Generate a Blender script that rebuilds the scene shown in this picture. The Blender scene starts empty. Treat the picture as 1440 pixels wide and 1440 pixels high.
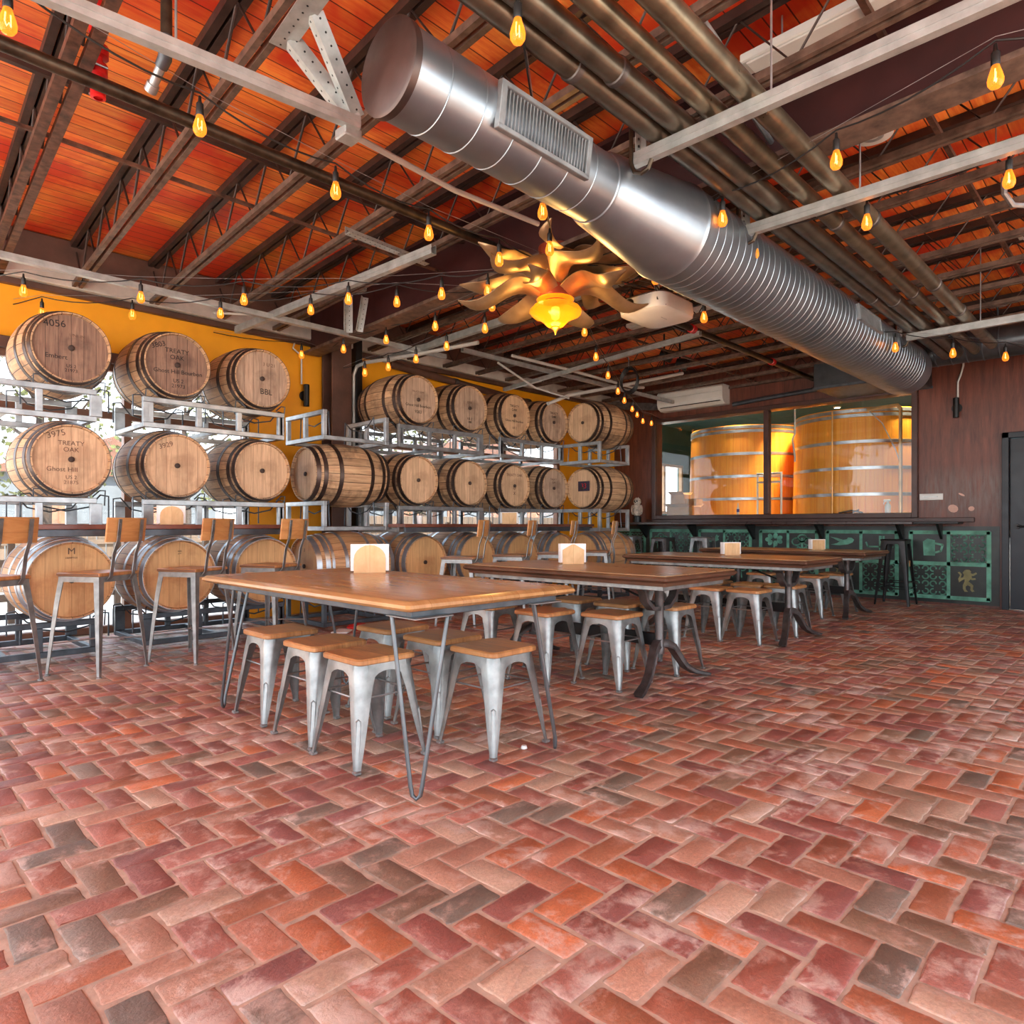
import bpy, math, random
from mathutils import Vector, Matrix
random.seed(7)
SC = bpy.context.scene
COL = SC.collection
PI = math.pi
EYE = 1.05
FPX = 942.0
CU, CV = 0.6988, 0.7153

def at(x, y, z=None, u=None, v=None, fw=None):
    """point of the room (metres) seen at a photo pixel, given one coordinate of it"""
    dx, dz = (x - 720) / FPX, (738 - y) / FPX
    du, dv = CU * dx + CV, -CV * dx + CU
    if z is not None: k = (z - EYE) / dz
    elif u is not None: k = u / du
    elif v is not None: k = v / dv
    else: k = fw
    return Vector((du * k, dv * k, EYE + dz * k))

def lin(r, g, b):
    f = lambda c: (c / 255 / 12.92) if c / 255 <= .04045 else ((c / 255 + .055) / 1.055) ** 2.4
    return (f(r), f(g), f(b), 1.0)

# ------------------------------------------------------------------ materials
class NT:
    def __init__(s, name):
        s.m = bpy.data.materials.new(name); s.m.use_nodes = True
        s.t = s.m.node_tree; s.n = s.t.nodes
        s.b = s.n['Principled BSDF']; s.out = s.n['Material Output']
    def node(s, typ, **kw):
        n = s.n.new(typ)
        for k, val in kw.items(): setattr(n, k, val)
        return n
    def link(s, a, b): s.t.links.new(a, b)
    def math(s, op, a, b=None, clamp=False):
        n = s.node('ShaderNodeMath', operation=op); n.use_clamp = clamp
        for i, q in enumerate((a, b)):
            if q is None: continue
            if isinstance(q, (int, float)): n.inputs[i].default_value = q
            else: s.link(q, n.inputs[i])
        return n.outputs[0]
    def mix(s, fac, a, b, mode='MIX'):
        n = s.node('ShaderNodeMix', data_type='RGBA', blend_type=mode)
        for i, q in ((0, fac), (6, a), (7, b)):
            if isinstance(q, (int, float, tuple)): n.inputs[i].default_value = q
            else: s.link(q, n.inputs[i])
        return n.outputs[2]
    def noise(s, vec, scale, detail=3, rough=.55, dist=0):
        n = s.node('ShaderNodeTexNoise'); n.inputs['Scale'].default_value = scale
        n.inputs['Detail'].default_value = detail; n.inputs['Roughness'].default_value = rough
        n.inputs['Distortion'].default_value = dist
        if vec is not None: s.link(vec, n.inputs['Vector'])
        return n.outputs['Fac']
    def ramp(s, fac, lo, hi):
        n = s.node('ShaderNodeMapRange'); n.inputs[1].default_value = lo; n.inputs[2].default_value = hi
        s.link(fac, n.inputs[0]); return n.outputs[0]
    def obj(s): return s.node('ShaderNodeTexCoord').outputs['Object']
    def rnd(s): return s.node('ShaderNodeObjectInfo').outputs['Random']
    def bump(s, h, strength=.3, dist=.01):
        n = s.node('ShaderNodeBump'); n.inputs['Strength'].default_value = strength
        n.inputs['Distance'].default_value = dist
        s.link(h, n.inputs['Height']); s.link(n.outputs[0], s.b.inputs['Normal'])
    def set(s, **kw):
        for k, val in kw.items():
            i = s.b.inputs[k.replace('_', ' ')]
            if isinstance(val, (int, float, tuple)): i.default_value = val
            else: s.link(val, i)

def plain(name, c, rough=.5, metal=0.0, var=.12, scale=6, bump=0.0):
    s = NT(name)
    o = s.obj()
    f = s.noise(o, scale, 4)
    dk = tuple(x * (1 - 2.2 * var) for x in c[:3]) + (1,)
    lt = tuple(min(1, x * (1 + 1.6 * var)) for x in c[:3]) + (1,)
    s.set(Base_Color=s.mix(s.ramp(f, .3, .7), dk, lt), Metallic=metal)
    s.set(Roughness=s.math('ADD', s.math('MULTIPLY', s.noise(o, scale * 3), .2), rough - .1, True))
    if bump: s.bump(s.noise(o, scale * 8, 5), bump, .004)
    return s.m

def wood(name, c1, c2, rough=.5, seam=(.02, .01, .006, 1), seamw=.02, tone=.35, gu=2.2, gv=.8, stain=None, stainamt=0.0, spec=.5, bmp=.35, sscale=4.2, slo=.5):
    """planked timber: UV x counts planks across, UV y runs along them in metres"""
    s = NT(name)
    uv = s.node('ShaderNodeUVMap').outputs[0]
    sp = s.node('ShaderNodeSeparateXYZ'); s.link(uv, sp.inputs[0])
    U, V = sp.outputs[0], sp.outputs[1]
    fl = s.math('FLOOR', U); fr = s.math('FRACT', U)
    rn = s.rnd()
    cb = s.node('ShaderNodeCombineXYZ'); s.link(fl, cb.inputs[0]); s.link(rn, cb.inputs[1])
    wn = s.node('ShaderNodeTexWhiteNoise', noise_dimensions='2D'); s.link(cb.outputs[0], wn.inputs[0])
    w = wn.outputs['Value']
    cg = s.node('ShaderNodeCombineXYZ')
    s.link(s.math('MULTIPLY', U, gu), cg.inputs[0])
    s.link(s.math('ADD', s.math('MULTIPLY', V, gv), s.math('MULTIPLY', w, 13.0)), cg.inputs[1])
    s.link(s.math('MULTIPLY', rn, 31.0), cg.inputs[2])
    g = s.noise(cg.outputs[0], 2.6, 6, .62, .8)
    g2 = s.ramp(g, .3, .72)
    col = s.mix(g2, c1, c2)
    t = s.math('ADD', s.math('MULTIPLY', w, tone), 1 - tone / 2)
    tc = s.node('ShaderNodeCombineColor')
    for i in range(3): s.link(t, tc.inputs[i])
    col = s.mix(1.0, col, tc.outputs[0], 'MULTIPLY')
    if stain:
        sn = s.noise(s.obj(), sscale, 5, .6, .3)
        add = s.math('ADD', sn, s.math('MULTIPLY', s.math('SUBTRACT', rn, .5), .12))
        col = s.mix(s.math('MULTIPLY', s.ramp(add, slo, slo + .16), stainamt, True), col, stain)
    e = s.math('MINIMUM', fr, s.math('SUBTRACT', 1.0, fr))
    sm = s.math('LESS_THAN', e, seamw)
    col = s.mix(sm, col, seam)
    s.set(Base_Color=col)
    s.set(Roughness=s.math('ADD', s.math('MULTIPLY', g, .25), rough - .12, True))
    s.b.inputs['Specular IOR Level'].default_value = spec
    s.bump(s.math('SUBTRACT', s.math('MULTIPLY', g, .35), sm), bmp, .006)
    return s.m

def glow(name, c, e, strength, mixfac=None, sample=False):
    s = NT(name)
    s.set(Base_Color=c, Roughness=.2, Emission_Color=e, Emission_Strength=strength)
    if mixfac is not None:
        tr = s.node('ShaderNodeBsdfTransparent'); mx = s.node('ShaderNodeMixShader')
        lw = s.node('ShaderNodeLayerWeight'); lw.inputs[0].default_value = .35
        s.link(s.math('ADD', s.math('MULTIPLY', lw.outputs['Facing'], .55), mixfac, True), mx.inputs[0])
        tr.inputs[0].default_value = (1, .78, .4, 1)
        s.link(tr.outputs[0], mx.inputs[1]); s.link(s.b.outputs[0], mx.inputs[2]); s.link(mx.outputs[0], s.out.inputs[0])
    if not sample: s.m.cycles.emission_sampling = 'NONE'
    return s.m

def clear_glass(name, tint=(1, 1, 1, 1), refl=.06):
    s = NT(name)
    tr = s.node('ShaderNodeBsdfTransparent'); tr.inputs[0].default_value = tint
    gl = s.node('ShaderNodeBsdfGlossy'); gl.inputs['Roughness'].default_value = .02
    fr = s.node('ShaderNodeFresnel'); fr.inputs[0].default_value = 1.45
    mx = s.node('ShaderNodeMixShader')
    s.link(s.math('ADD', s.math('MULTIPLY', fr.outputs[0], .3), refl * .06, True), mx.inputs[0])
    s.link(tr.outputs[0], mx.inputs[1]); s.link(gl.outputs[0], mx.inputs[2]); s.link(mx.outputs[0], s.out.inputs[0])
    return s.m

M = {}
M['deck'] = wood('stained_deck', lin(216, 84, 30), lin(255, 164, 74), .5, lin(84, 22, 8), .03, .5, 1.6, .7, lin(204, 30, 14), .85, sscale=1.1, slo=.46)
M['oak_grey'] = wood('weathered_oak', lin(146, 120, 100), lin(200, 172, 146), .7, lin(96, 74, 60), .02, .25, 2, 1.5, lin(84, 64, 54), .5)
M['oak_dark'] = wood('dark_weathered_oak', lin(112, 84, 70), lin(160, 128, 106), .7, lin(58, 42, 34), .02, .3, 2, 1.5, lin(70, 50, 44), .5)
M['oak_tan'] = wood('tan_oak', lin(182, 146, 112), lin(222, 186, 148), .65, lin(134, 100, 74), .016, .2, 2, 1.5, lin(140, 104, 74), .4)
M['oak_new'] = wood('new_oak', lin(204, 152, 98), lin(230, 182, 126), .6, lin(164, 114, 70), .012, .14, 2, 1.5, lin(176, 112, 64), .5)
M['oak_stave'] = wood('barrel_staves', lin(158, 120, 86), lin(216, 178, 136), .65, lin(74, 52, 38), .035, .35, 1.2, 1.2, lin(76, 54, 42), .75)
M['oak_stave_new'] = wood('new_barrel_staves', lin(170, 122, 82), lin(212, 166, 118), .6, lin(104, 70, 44), .03, .25, 1.2, 1.2)
M['table'] = wood('table_oak', lin(160, 116, 70), lin(192, 148, 96), .22, lin(136, 94, 60), .005, .14, 1.2, 1.0, bmp=.02)
M['table_edge'] = wood('dark_table_edge', lin(70, 46, 34), lin(112, 76, 54), .4, lin(40, 26, 20), .004, .15, 1.6, 1.2)
M['table2'] = wood('brown_table_top', lin(140, 106, 70), lin(178, 140, 98), .3, lin(96, 66, 46), .008, .2, 1.6, 1.2, bmp=.05)
M['seat'] = wood('stool_seat_wood', lin(150, 98, 56), lin(204, 146, 92), .33, lin(112, 70, 40), .005, .2, 1.4, 2.2, bmp=.08)
M['ply'] = wood('chair_plywood', lin(188, 124, 70), lin(216, 158, 98), .4, lin(160, 98, 54), .004, .12, 1.4, 1.5)
M['holder'] = wood('pale_plywood', lin(204, 158, 104), lin(232, 192, 140), .5, lin(190, 146, 96), .004, .1, 1.4, 2)
M['bar'] = wood('bar_top_wood', lin(96, 52, 40), lin(138, 82, 62), .35, lin(66, 34, 26), .01, .25, 1.6, 1)
M['tank'] = wood('foeder_oak', lin(236, 136, 36), lin(250, 176, 62), .42, lin(206, 108, 28), .015, .1, 1, .4)
M['fence'] = wood('grey_fence_wood', lin(66, 56, 48), lin(92, 80, 70), .8, lin(36, 30, 26), .04, .3)
M['galv'] = plain('galvanised_steel', lin(166, 170, 172), .42, .75, .14, 9)
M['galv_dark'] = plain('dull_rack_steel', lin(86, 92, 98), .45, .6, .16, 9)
M['stool'] = plain('brushed_stool_steel', lin(146, 148, 146), .42, .8, .16, 10)
M['leg'] = plain('gunmetal', lin(150, 150, 148), .42, .7, .15, 12)
M['iron'] = plain('cast_iron', lin(92, 86, 84), .42, .6, .18, 14, .1)
M['hairpin'] = plain('hairpin_steel', lin(104, 108, 110), .4, .7, .1)
M['black'] = plain('black_paint', lin(28, 27, 27), .42, .2, .15)
M['blackpipe'] = plain('black_iron_pipe', lin(74, 62, 50), .38, .7, .25, 12)
M['joist'] = plain('dark_brown_steel', lin(66, 48, 42), .5, .3, .22, 8)
M['joist_low'] = plain('grey_brown_steel', lin(112, 92, 80), .5, .35, .25, 12)
M['rust'] = plain('rusty_steel', lin(96, 66, 52), .6, .3, .35, 14)
M['girder'] = plain('maroon_steel', lin(58, 26, 26), .5, .2, .15, 3)
M['hoop'] = plain('dark_hoop_steel', lin(84, 70, 64), .42, .75, .25, 9)
M['hoop_galv'] = plain('galvanised_hoop', lin(178, 182, 188), .35, .8, .12, 9)
M['strut'] = plain('zinc_strut', lin(180, 184, 182), .4, .55, .1, 12)
M['white'] = plain('white_plastic', lin(220, 220, 214), .4, 0, .03)
M['paper'] = plain('white_paper', lin(240, 238, 234), .8, 0, .02)
M['conduit'] = plain('white_conduit', lin(196, 194, 188), .45, .3, .06)
M['orange'] = plain('orange_wall_paint', lin(250, 166, 16), .55, 0, .06, 2)
M['trimwhite'] = plain('white_trim_paint', lin(196, 190, 180), .55, 0, .1, 5)
M['trimbrown'] = plain('brown_trim_paint', lin(92, 62, 50), .55, 0, .15, 5)
M['frame'] = plain('bronze_window_frame', lin(120, 84, 66), .45, .2, .12)
M['navy'] = plain('navy_door_paint', lin(20, 24, 32), .4, .1, .08, 3)
M['red'] = plain('red_enamel', lin(200, 30, 30), .35, 0, .1)
M['darkred'] = plain('red_brown_can', lin(150, 62, 36), .4, .3, .12)
M['bronze'] = plain('bronze_leaf', lin(168, 142, 108), .36, .75, .15, 6)
M['brass'] = plain('brass', lin(214, 160, 70), .3, .9, .1)
M['card'] = plain('cardboard', lin(190, 138, 88), .8, 0, .08)
M['teal'] = plain('teal_stencil_paint', lin(98, 158, 134), .7, 0, .22, 7)
M['olive'] = plain('faded_gold_paint', lin(132, 126, 84), .7, 0, .2, 7)
M['ink'] = plain('black_ink', lin(26, 19, 17), .7, 0, .1)
M['ink_pale'] = plain('faded_ink', lin(104, 76, 60), .7, 0, .1)
M['owl'] = plain('owl_grey', lin(206, 192, 176), .6, 0, .25, 22)
M['bark'] = plain('bark', lin(52, 42, 36), .9, 0, .2)
M['leaf'] = plain('leaves', lin(66, 72, 38), .8, 0, .35, 3)
M['concrete'] = plain('pale_concrete', lin(216, 208, 198), .8, 0, .06, 2)
M['shed'] = plain('grey_siding', lin(78, 86, 94), .7, 0, .08, 2)
M['room_teal'] = plain('teal_room_paint', lin(54, 96, 92), .6, 0, .08, 2)
M['room_wall'] = plain('brewery_wall', lin(196, 150, 104), .6, 0, .08, 2)
M['glass'] = clear_glass('window_glass')
M['glass2'] = clear_glass('interior_glass', (.96, .98, .98, 1), .3)
M['bulb'] = glow('amber_bulb_glass', lin(255, 150, 40), (1, .27, .03, 1), .55, .3)
M['filament'] = glow('filament', lin(255, 200, 90), (1, .6, .2, 1), 5)
M['amber'] = glow('amber_art_glass', lin(250, 140, 10), (1, .26, .01, 1), .38, .55)
M['lampcore'] = glow('lit_lamp_core', lin(255, 200, 60), (1, .55, .08, 1), 2)
M['lampwarm'] = glow('lit_downlight', lin(255, 220, 160), (1, .75, .4, 1), 25)
M['cyan'] = glow('blue_lit_window', lin(160, 210, 220), (.5, .8, .9, 1), .9)

def galv_duct():
    s = NT('spiral_duct_steel')
    o = s.obj()
    f = s.noise(o, 3, 4)
    s.set(Base_Color=s.mix(f, lin(116, 126, 136), lin(172, 180, 186)), Metallic=.9)
    s.set(Roughness=s.math('ADD', s.math('MULTIPLY', s.noise(o, 9, 4), .22), .24))
    return s.m
M['duct'] = galv_duct()
M['pipe'] = plain('bronze_grey_pipe', lin(128, 116, 96), .32, .8, .22, 7)
M['pipe_dk'] = plain('dark_grey_pipe', lin(104, 96, 84), .34, .75, .18, 7)

def brick_mat():
    s = NT('worn_floor_brick')
    at_ = s.node('ShaderNodeAttribute', attribute_name='Col').outputs['Color']
    o = s.obj()
    n1 = s.noise(o, 11, 8, .72, .4); n2 = s.noise(o, 90, 6, .75); n3 = s.noise(o, 2.3, 5, .62, .5)
    col = s.mix(s.math('MULTIPLY', s.ramp(n2, .38, .66), .6), at_, s.mix(.55, at_, lin(64, 40, 38)))
    col = s.mix(s.math('MULTIPLY', s.ramp(n1, .52, .66), .45), col, lin(212, 170, 148))
    wm = s.math('MULTIPLY', s.ramp(s.math('ADD', n3, s.math('MULTIPLY', s.math('SUBTRACT', n1, .5), .7)), .53, .66), .7)
    col = s.mix(wm, col, lin(208, 186, 170))
    s.set(Base_Color=col)
    s.set(Roughness=s.math('ADD', s.math('MULTIPLY', n1, .35), .22, True))
    s.b.inputs['Specular IOR Level'].default_value = .55
    s.bump(s.math('ADD', s.math('MULTIPLY', n2, .6), s.math('MULTIPLY', n1, .8)), .8, .007)
    return s.m
M['brick'] = brick_mat()
M['mortar'] = plain('mortar', lin(182, 160, 138), .85, 0, .14, 12, .4)

def wall_mat():
    s = NT('brown_plywood_wall')
    o = s.obj()
    mp = s.node('ShaderNodeMapping'); mp.inputs['Scale'].default_value = (1, 6, .7); s.link(o, mp.inputs[0])
    n1 = s.noise(mp.outputs[0], 3, 6, .65, .4); n2 = s.noise(o, 1.6, 5, .6)
    col = s.mix(s.ramp(n1, .3, .7), lin(72, 36, 28), lin(124, 68, 50))
    col = s.mix(s.math('MULTIPLY', s.ramp(n2, .5, .75), .5), col, lin(66, 44, 38))
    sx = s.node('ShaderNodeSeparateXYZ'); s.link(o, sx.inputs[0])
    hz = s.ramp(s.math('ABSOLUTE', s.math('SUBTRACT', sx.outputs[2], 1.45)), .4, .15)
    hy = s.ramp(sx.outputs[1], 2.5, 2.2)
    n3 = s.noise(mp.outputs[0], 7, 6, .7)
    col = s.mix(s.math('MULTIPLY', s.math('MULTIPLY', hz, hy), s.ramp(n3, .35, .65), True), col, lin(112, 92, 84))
    s.set(Base_Color=col, Roughness=.42); s.bump(n1, .15, .004)
    return s.m
M['brown'] = wall_mat()
M['dado'] = plain('dark_green_dado', lin(36, 42, 38), .4, 0, .3, 5)

# ------------------------------------------------------------------ mesh builder
class MB:
    def __init__(s): s.v = []; s.f = []; s.uv = {}; s.M = None
    def add(s, vs, fs, uvs=None):
        b = len(s.v)
        for q in vs:
            q = Vector(q)
            s.v.append(s.M @ q if s.M is not None else q)
        for i, f in enumerate(fs):
            if uvs is not None: s.uv[len(s.f)] = uvs[i]
            s.f.append([b + k for k in f])
        return s
    def box(s, c, d, rz=0):
        x, y, z = d[0] / 2, d[1] / 2, d[2] / 2
        R = Matrix.Rotation(rz, 3, 'Z')
        vs = [Vector(c) + R @ Vector((i * x, j * y, k * z)) for k in (-1, 1) for j in (-1, 1) for i in (-1, 1)]
        return s.add(vs, [(0, 2, 3, 1), (4, 5, 7, 6), (0, 1, 5, 4), (2, 6, 7, 3), (0, 4, 6, 2), (1, 3, 7, 5)])
    def bbox(s, c, d, b=.004, rz=0):
        """box with chamfered edges"""
        x, y, z = d[0] / 2, d[1] / 2, d[2] / 2
        b = min(b, x * .9, y * .9, z * .9)
        R = Matrix.Rotation(rz, 3, 'Z'); C = Vector(c)
        rings = []
        for zz, ins in ((-z, b), (-z + b, 0), (z - b, 0), (z, b)):
            X, Y = x - ins, y - ins
            q = b * .7 if ins == 0 else b * .5
            ring = [(X, -Y + q), (X, Y - q), (X - q, Y), (-X + q, Y), (-X, Y - q), (-X, -Y + q), (-X + q, -Y), (X - q, -Y)]
            rings.append([C + R @ Vector((p[0], p[1], zz)) for p in ring])
        return s.loft(rings, True, True)
    def loft(s, rings, closed=True, caps=True, uvs=None):
        n = len(rings[0]); vs = [p for r in rings for p in r]; fs = []
        m = n if closed else n - 1
        for i in range(len(rings) - 1):
            for j in range(m):
                a, b2 = i * n + j, i * n + (j + 1) % n
                fs.append((a, b2, b2 + n, a + n))
        if caps and closed:
            fs.append(tuple(range(n - 1, -1, -1)))
            fs.append(tuple((len(rings) - 1) * n + j for j in range(n)))
        return s.add(vs, fs, uvs)
    def beam(s, p0, p1, w, h, up=(0, 0, 1)):
        p0, p1 = Vector(p0), Vector(p1); d = (p1 - p0).normalized(); up = Vector(up)
        sd = d.cross(up)
        if sd.length < 1e-4: sd = d.cross(Vector((1, 0, 0)))
        sd.normalize(); up = sd.cross(d)
        r = lambda p: [p + sd * (i * w / 2) + up * (j * h / 2) for i, j in ((-1, -1), (1, -1), (1, 1), (-1, 1))]
        return s.loft([r(p0), r(p1)])
    def cyl(s, p0, p1, r0, r1=None, n=12, caps=True):
        r1 = r0 if r1 is None else r1
        return s.tube([p0, p1], [r0, r1], n, caps)
    def tube(s, pts, r, n=8, caps=True):
        pts = [Vector(p) for p in pts]
        if not isinstance(r, (list, tuple)): r = [r] * len(pts)
        t0 = (pts[1] - pts[0]).normalized()
        a = t0.cross(Vector((0, 0, 1)))
        if a.length < 1e-3: a = t0.cross(Vector((1, 0, 0)))
        a.normalize(); rings = []
        for i, p in enumerate(pts):
            if i == 0: t = pts[1] - p
            elif i == len(pts) - 1: t = p - pts[i - 1]
            else: t = (pts[i + 1] - p).normalized() + (p - pts[i - 1]).normalized()
            t.normalize()
            a = (a - t * a.dot(t)).normalized(); b = t.cross(a)
            rings.append([p + (a * math.cos(2 * PI * k / n) + b * math.sin(2 * PI * k / n)) * r[i] for k in range(n)])
        return s.loft(rings, True, caps)
    def lathe(s, prof, n=24, org=(0, 0, 0), ax='Z'):
        rings = []
        for (r, h) in prof:
            ring = []
            for k in range(n):
                c, q = math.cos(2 * PI * k / n) * max(r, 1e-5), math.sin(2 * PI * k / n) * max(r, 1e-5)
                p = {'Z': (c, q, h), 'Y': (q, h, c), 'X': (h, c, q)}[ax]
                ring.append(Vector(org) + Vector(p))
            rings.append(ring)
        return s.loft(rings, True, False)
    def prism(s, poly, d, fn):
        """poly 2D outline extruded by d; fn maps (a,b,depth) to a point"""
        n = len(poly)
        vs = [fn(a, b, 0) for a, b in poly] + [fn(a, b, d) for a, b in poly]
        fs = [tuple(range(n)), tuple(range(2 * n - 1, n - 1, -1))] + [(i, i + n, (i + 1) % n + n, (i + 1) % n) for i in range(n)]
        return s.add(vs, fs)
    def build(s, name, mat, parent=None, uvf=None, smooth=.6, world=False):
        me = bpy.data.meshes.new(name)
        vs = s.v
        if world and parent is not None:
            I = parent.matrix_basis.inverted()
            if parent.parent is not None: I = I @ parent.parent.matrix_basis.inverted()
            vs = [I @ q for q in vs]
        me.from_pydata([tuple(q) for q in vs], [], s.f)
        if uvf or s.uv:
            L = me.uv_layers.new(name='UVMap').data
            for p in me.polygons:
                ex = s.uv.get(p.index)
                for k, li in enumerate(p.loop_indices):
                    L[li].uv = ex[k] if ex else (uvf(s.v[me.loops[li].vertex_index]) if uvf else (0.5, 0))
        me.validate(); me.update()
        if smooth:
            me.polygons.foreach_set('use_smooth', [True] * len(me.polygons))
            me.set_sharp_from_angle(angle=smooth)
        if isinstance(mat, str): mat = M[mat]
        me.materials.append(mat)
        return link(name, me, parent)

def link(name, data, parent=None):
    o = bpy.data.objects.new(name, data); COL.objects.link(o)
    if parent is not None: o.parent = parent
    return o

def tag(o, label, cat, group=None, kind=None):
    o['label'] = label; o['category'] = cat
    if group: o['group'] = group
    if kind: o['kind'] = kind
    return o

def thing(name, label, cat, loc=(0, 0, 0), rz=0, group=None, kind=None):
    o = link(name, None); o.matrix_basis = Matrix.Translation(loc) @ Matrix.Rotation(rz, 4, 'Z')
    o.empty_display_size = .1
    return tag(o, label, cat, group, kind)

def struct(name, mb, mat, label, cat, uvf=None, parent=None, smooth=.6):
    o = mb.build(name, mat, parent, uvf, smooth)
    if parent is None: tag(o, label, cat, None, 'structure')
    return o

KIDS = {}
def kids(o):
    return [c for c in COL.objects if c.parent is o]
def dup(root, loc, rz=0, label=None, group=None, ch=None):
    r = root.copy(); COL.objects.link(r)
    r.matrix_basis = Matrix.Translation(loc) @ Matrix.Rotation(rz, 4, 'Z')
    if label: r['label'] = label
    if group: r['group'] = group
    for c in (ch if ch is not None else kids(root)):
        cc = c.copy(); COL.objects.link(cc); cc.parent = r
        for g in kids(c):
            gg = g.copy(); COL.objects.link(gg); gg.parent = cc
    return r

_txt = {}
def text(body, size, mat, parent, name, loc, rot=(PI / 2, 0, 0), shear=0.0, depth=.0006):
    key = (body, size, shear, mat)
    if key not in _txt:
        cu = bpy.data.curves.new('lettering', 'FONT'); cu.body = body; cu.size = size; cu.shear = shear
        cu.align_x = 'CENTER'; cu.align_y = 'CENTER'; cu.extrude = depth; cu.resolution_u = 3
        ob = bpy.data.objects.new('lettering', cu); COL.objects.link(ob)
        dg = bpy.context.evaluated_depsgraph_get(); dg.update()
        me = bpy.data.meshes.new_from_object(ob.evaluated_get(dg))
        bpy.data.objects.remove(ob); bpy.data.curves.remove(cu)
        _txt[key] = me
    me = _txt[key]
    if not me.materials: me.materials.append(M[mat])
    o = link(name, me, parent)
    o.rotation_euler = rot; o.location = loc
    return o

def ordinal(i):
    return ['first', 'second', 'third', 'fourth', 'fifth', 'sixth', 'seventh', 'eighth', 'ninth', 'tenth', 'eleventh', 'twelfth', 'thirteenth', 'fourteenth', 'fifteenth'][i]

def bez(p0, p1, p2, n=8):
    p0, p1, p2 = Vector(p0), Vector(p1), Vector(p2)
    return [p0 * (1 - t) ** 2 + p1 * 2 * t * (1 - t) + p2 * t * t for t in [i / n for i in range(n + 1)]]
# ================================================================== the setting
WB = 10.25      # back wall face (x)
WL = 7.35       # barrel wall face (y)
ZD = 3.68       # underside of the deck
# ---- floor: every brick of the herringbone is modelled, bedded in mortar, in one mesh
def floor():
    w = .1035; g = .0052
    pal = [(196, 122, 100), (182, 108, 94), (208, 132, 100), (226, 134, 88), (172, 108, 98), (168, 134, 108), (208, 152, 124),
           (194, 120, 92), (214, 162, 132), (152, 134, 116), (204, 130, 94), (186, 112, 98), (194, 126, 108), (224, 186, 156)]
    pal = [lin(*p) for p in pal]
    V, F, C = [], [], []
    rnd = random.Random(3)
    for i in range(-26, 100):
        for j in range(-38, 71):
            k = (i + j) % 4
            if k not in (0, 2): continue
            if k == 0: x0, x1, y0, y1 = i, i + 2, j, j + 1
            else: x0, x1, y0, y1 = i, i + 1, j, j + 2
            x0, x1, y0, y1 = x0 * w, x1 * w, y0 * w, y1 * w
            if x1 > WB + .02 or x0 < -2.6 or y1 > WL + .02 or y0 < -3.9: continue
            near = x0 * x0 + y0 * y0 < 20
            jt = lambda a=.0032: rnd.uniform(-a, a)
            x0 += g + jt(); x1 -= g + jt(); y0 += g + jt(); y1 -= g + jt()
            sk = jt(.004); z = jt(.0016); tx, ty = jt(.006), jt(.006)
            cx, cy = (x0 + x1) / 2, (y0 + y1) / 2; jit = []
            def ring(ins, zz, r):
                out = []
                for (sx, sy) in ((1, -1), (1, 1), (-1, 1), (-1, -1)):
                    X = (x1 if sx > 0 else x0) - sx * ins; Y = (y1 if sy > 0 else y0) - sy * ins
                    q = r
                    a, b = ((X, Y - sy * q), (X - sx * q, Y))
                    if near: m = (X - sx * q * .3, Y - sy * q * .3)
                    seq = [a, m, b] if near else [a, b]
                    if sx * sy > 0: pass
                    else: seq = seq[::-1]
                    out += seq
                if near:
                    full = []
                    for q_ in range(len(out)):
                        p_, n_ = out[q_], out[(q_ + 1) % len(out)]
                        full.append(p_); L_ = math.hypot(n_[0] - p_[0], n_[1] - p_[1])
                        k_ = 4 if L_ > .14 else (2 if L_ > .05 else 0)
                        for e_ in range(1, k_ + 1):
                            t_ = e_ / (k_ + 1); full.append((p_[0] + (n_[0] - p_[0]) * t_, p_[1] + (n_[1] - p_[1]) * t_))
                    while len(jit) < len(full): jit.append((rnd.gauss(0, .0015), rnd.gauss(0, .0015)))
                    out = [(a_ + j_[0], b_ + j_[1]) for (a_, b_), j_ in zip(full, jit)]
                return [(a + sk * (b - cy) / .1, b, zz + (a - cx) * tx + (b - cy) * ty) for a, b in out]
            cr = rnd.uniform(.003, .009)
            r1 = ring(0, -.009, cr); r2 = ring(.001, z - .0022, cr); r3 = ring(.0042, z, cr)
            n = len(r1); b0 = len(V)
            V += r1 + r2 + r3
            fs = [tuple(b0 + 2 * n + q for q in range(n))]
            for a in (0, n):
                for q in range(n):
                    fs.append((b0 + a + q, b0 + a + (q + 1) % n, b0 + a + n + (q + 1) % n, b0 + a + n + q))
            F += fs
            c = pal[min(len(pal) - 1, int(rnd.random() ** 1.15 * len(pal)))]
            t = rnd.uniform(.6, .86)
            C += [(c[0] * t, c[1] * t, c[2] * t, 1)] * (3 * n)
    me = bpy.data.meshes.new('brick_paving'); me.from_pydata(V, [], F); me.update()
    at_ = me.color_attributes.new('Col', 'FLOAT_COLOR', 'POINT')
    at_.data.foreach_set('color', [x for c in C for x in c])
    me.polygons.foreach_set('use_smooth', [True] * len(me.polygons)); me.set_sharp_from_angle(angle=1.2)
    me.materials.append(M['brick'])
    fl = MB().box(((WB - 2.6) / 2, (WL - 3.9) / 2, -.0532), (WB + 2.8, WL + 4.1, .1)).build('floor', 'mortar')
    tag(fl, 'worn red brick floor laid in a herringbone pattern', 'floor', None, 'structure')
    link('brick_paving', me, fl)
floor()

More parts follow.
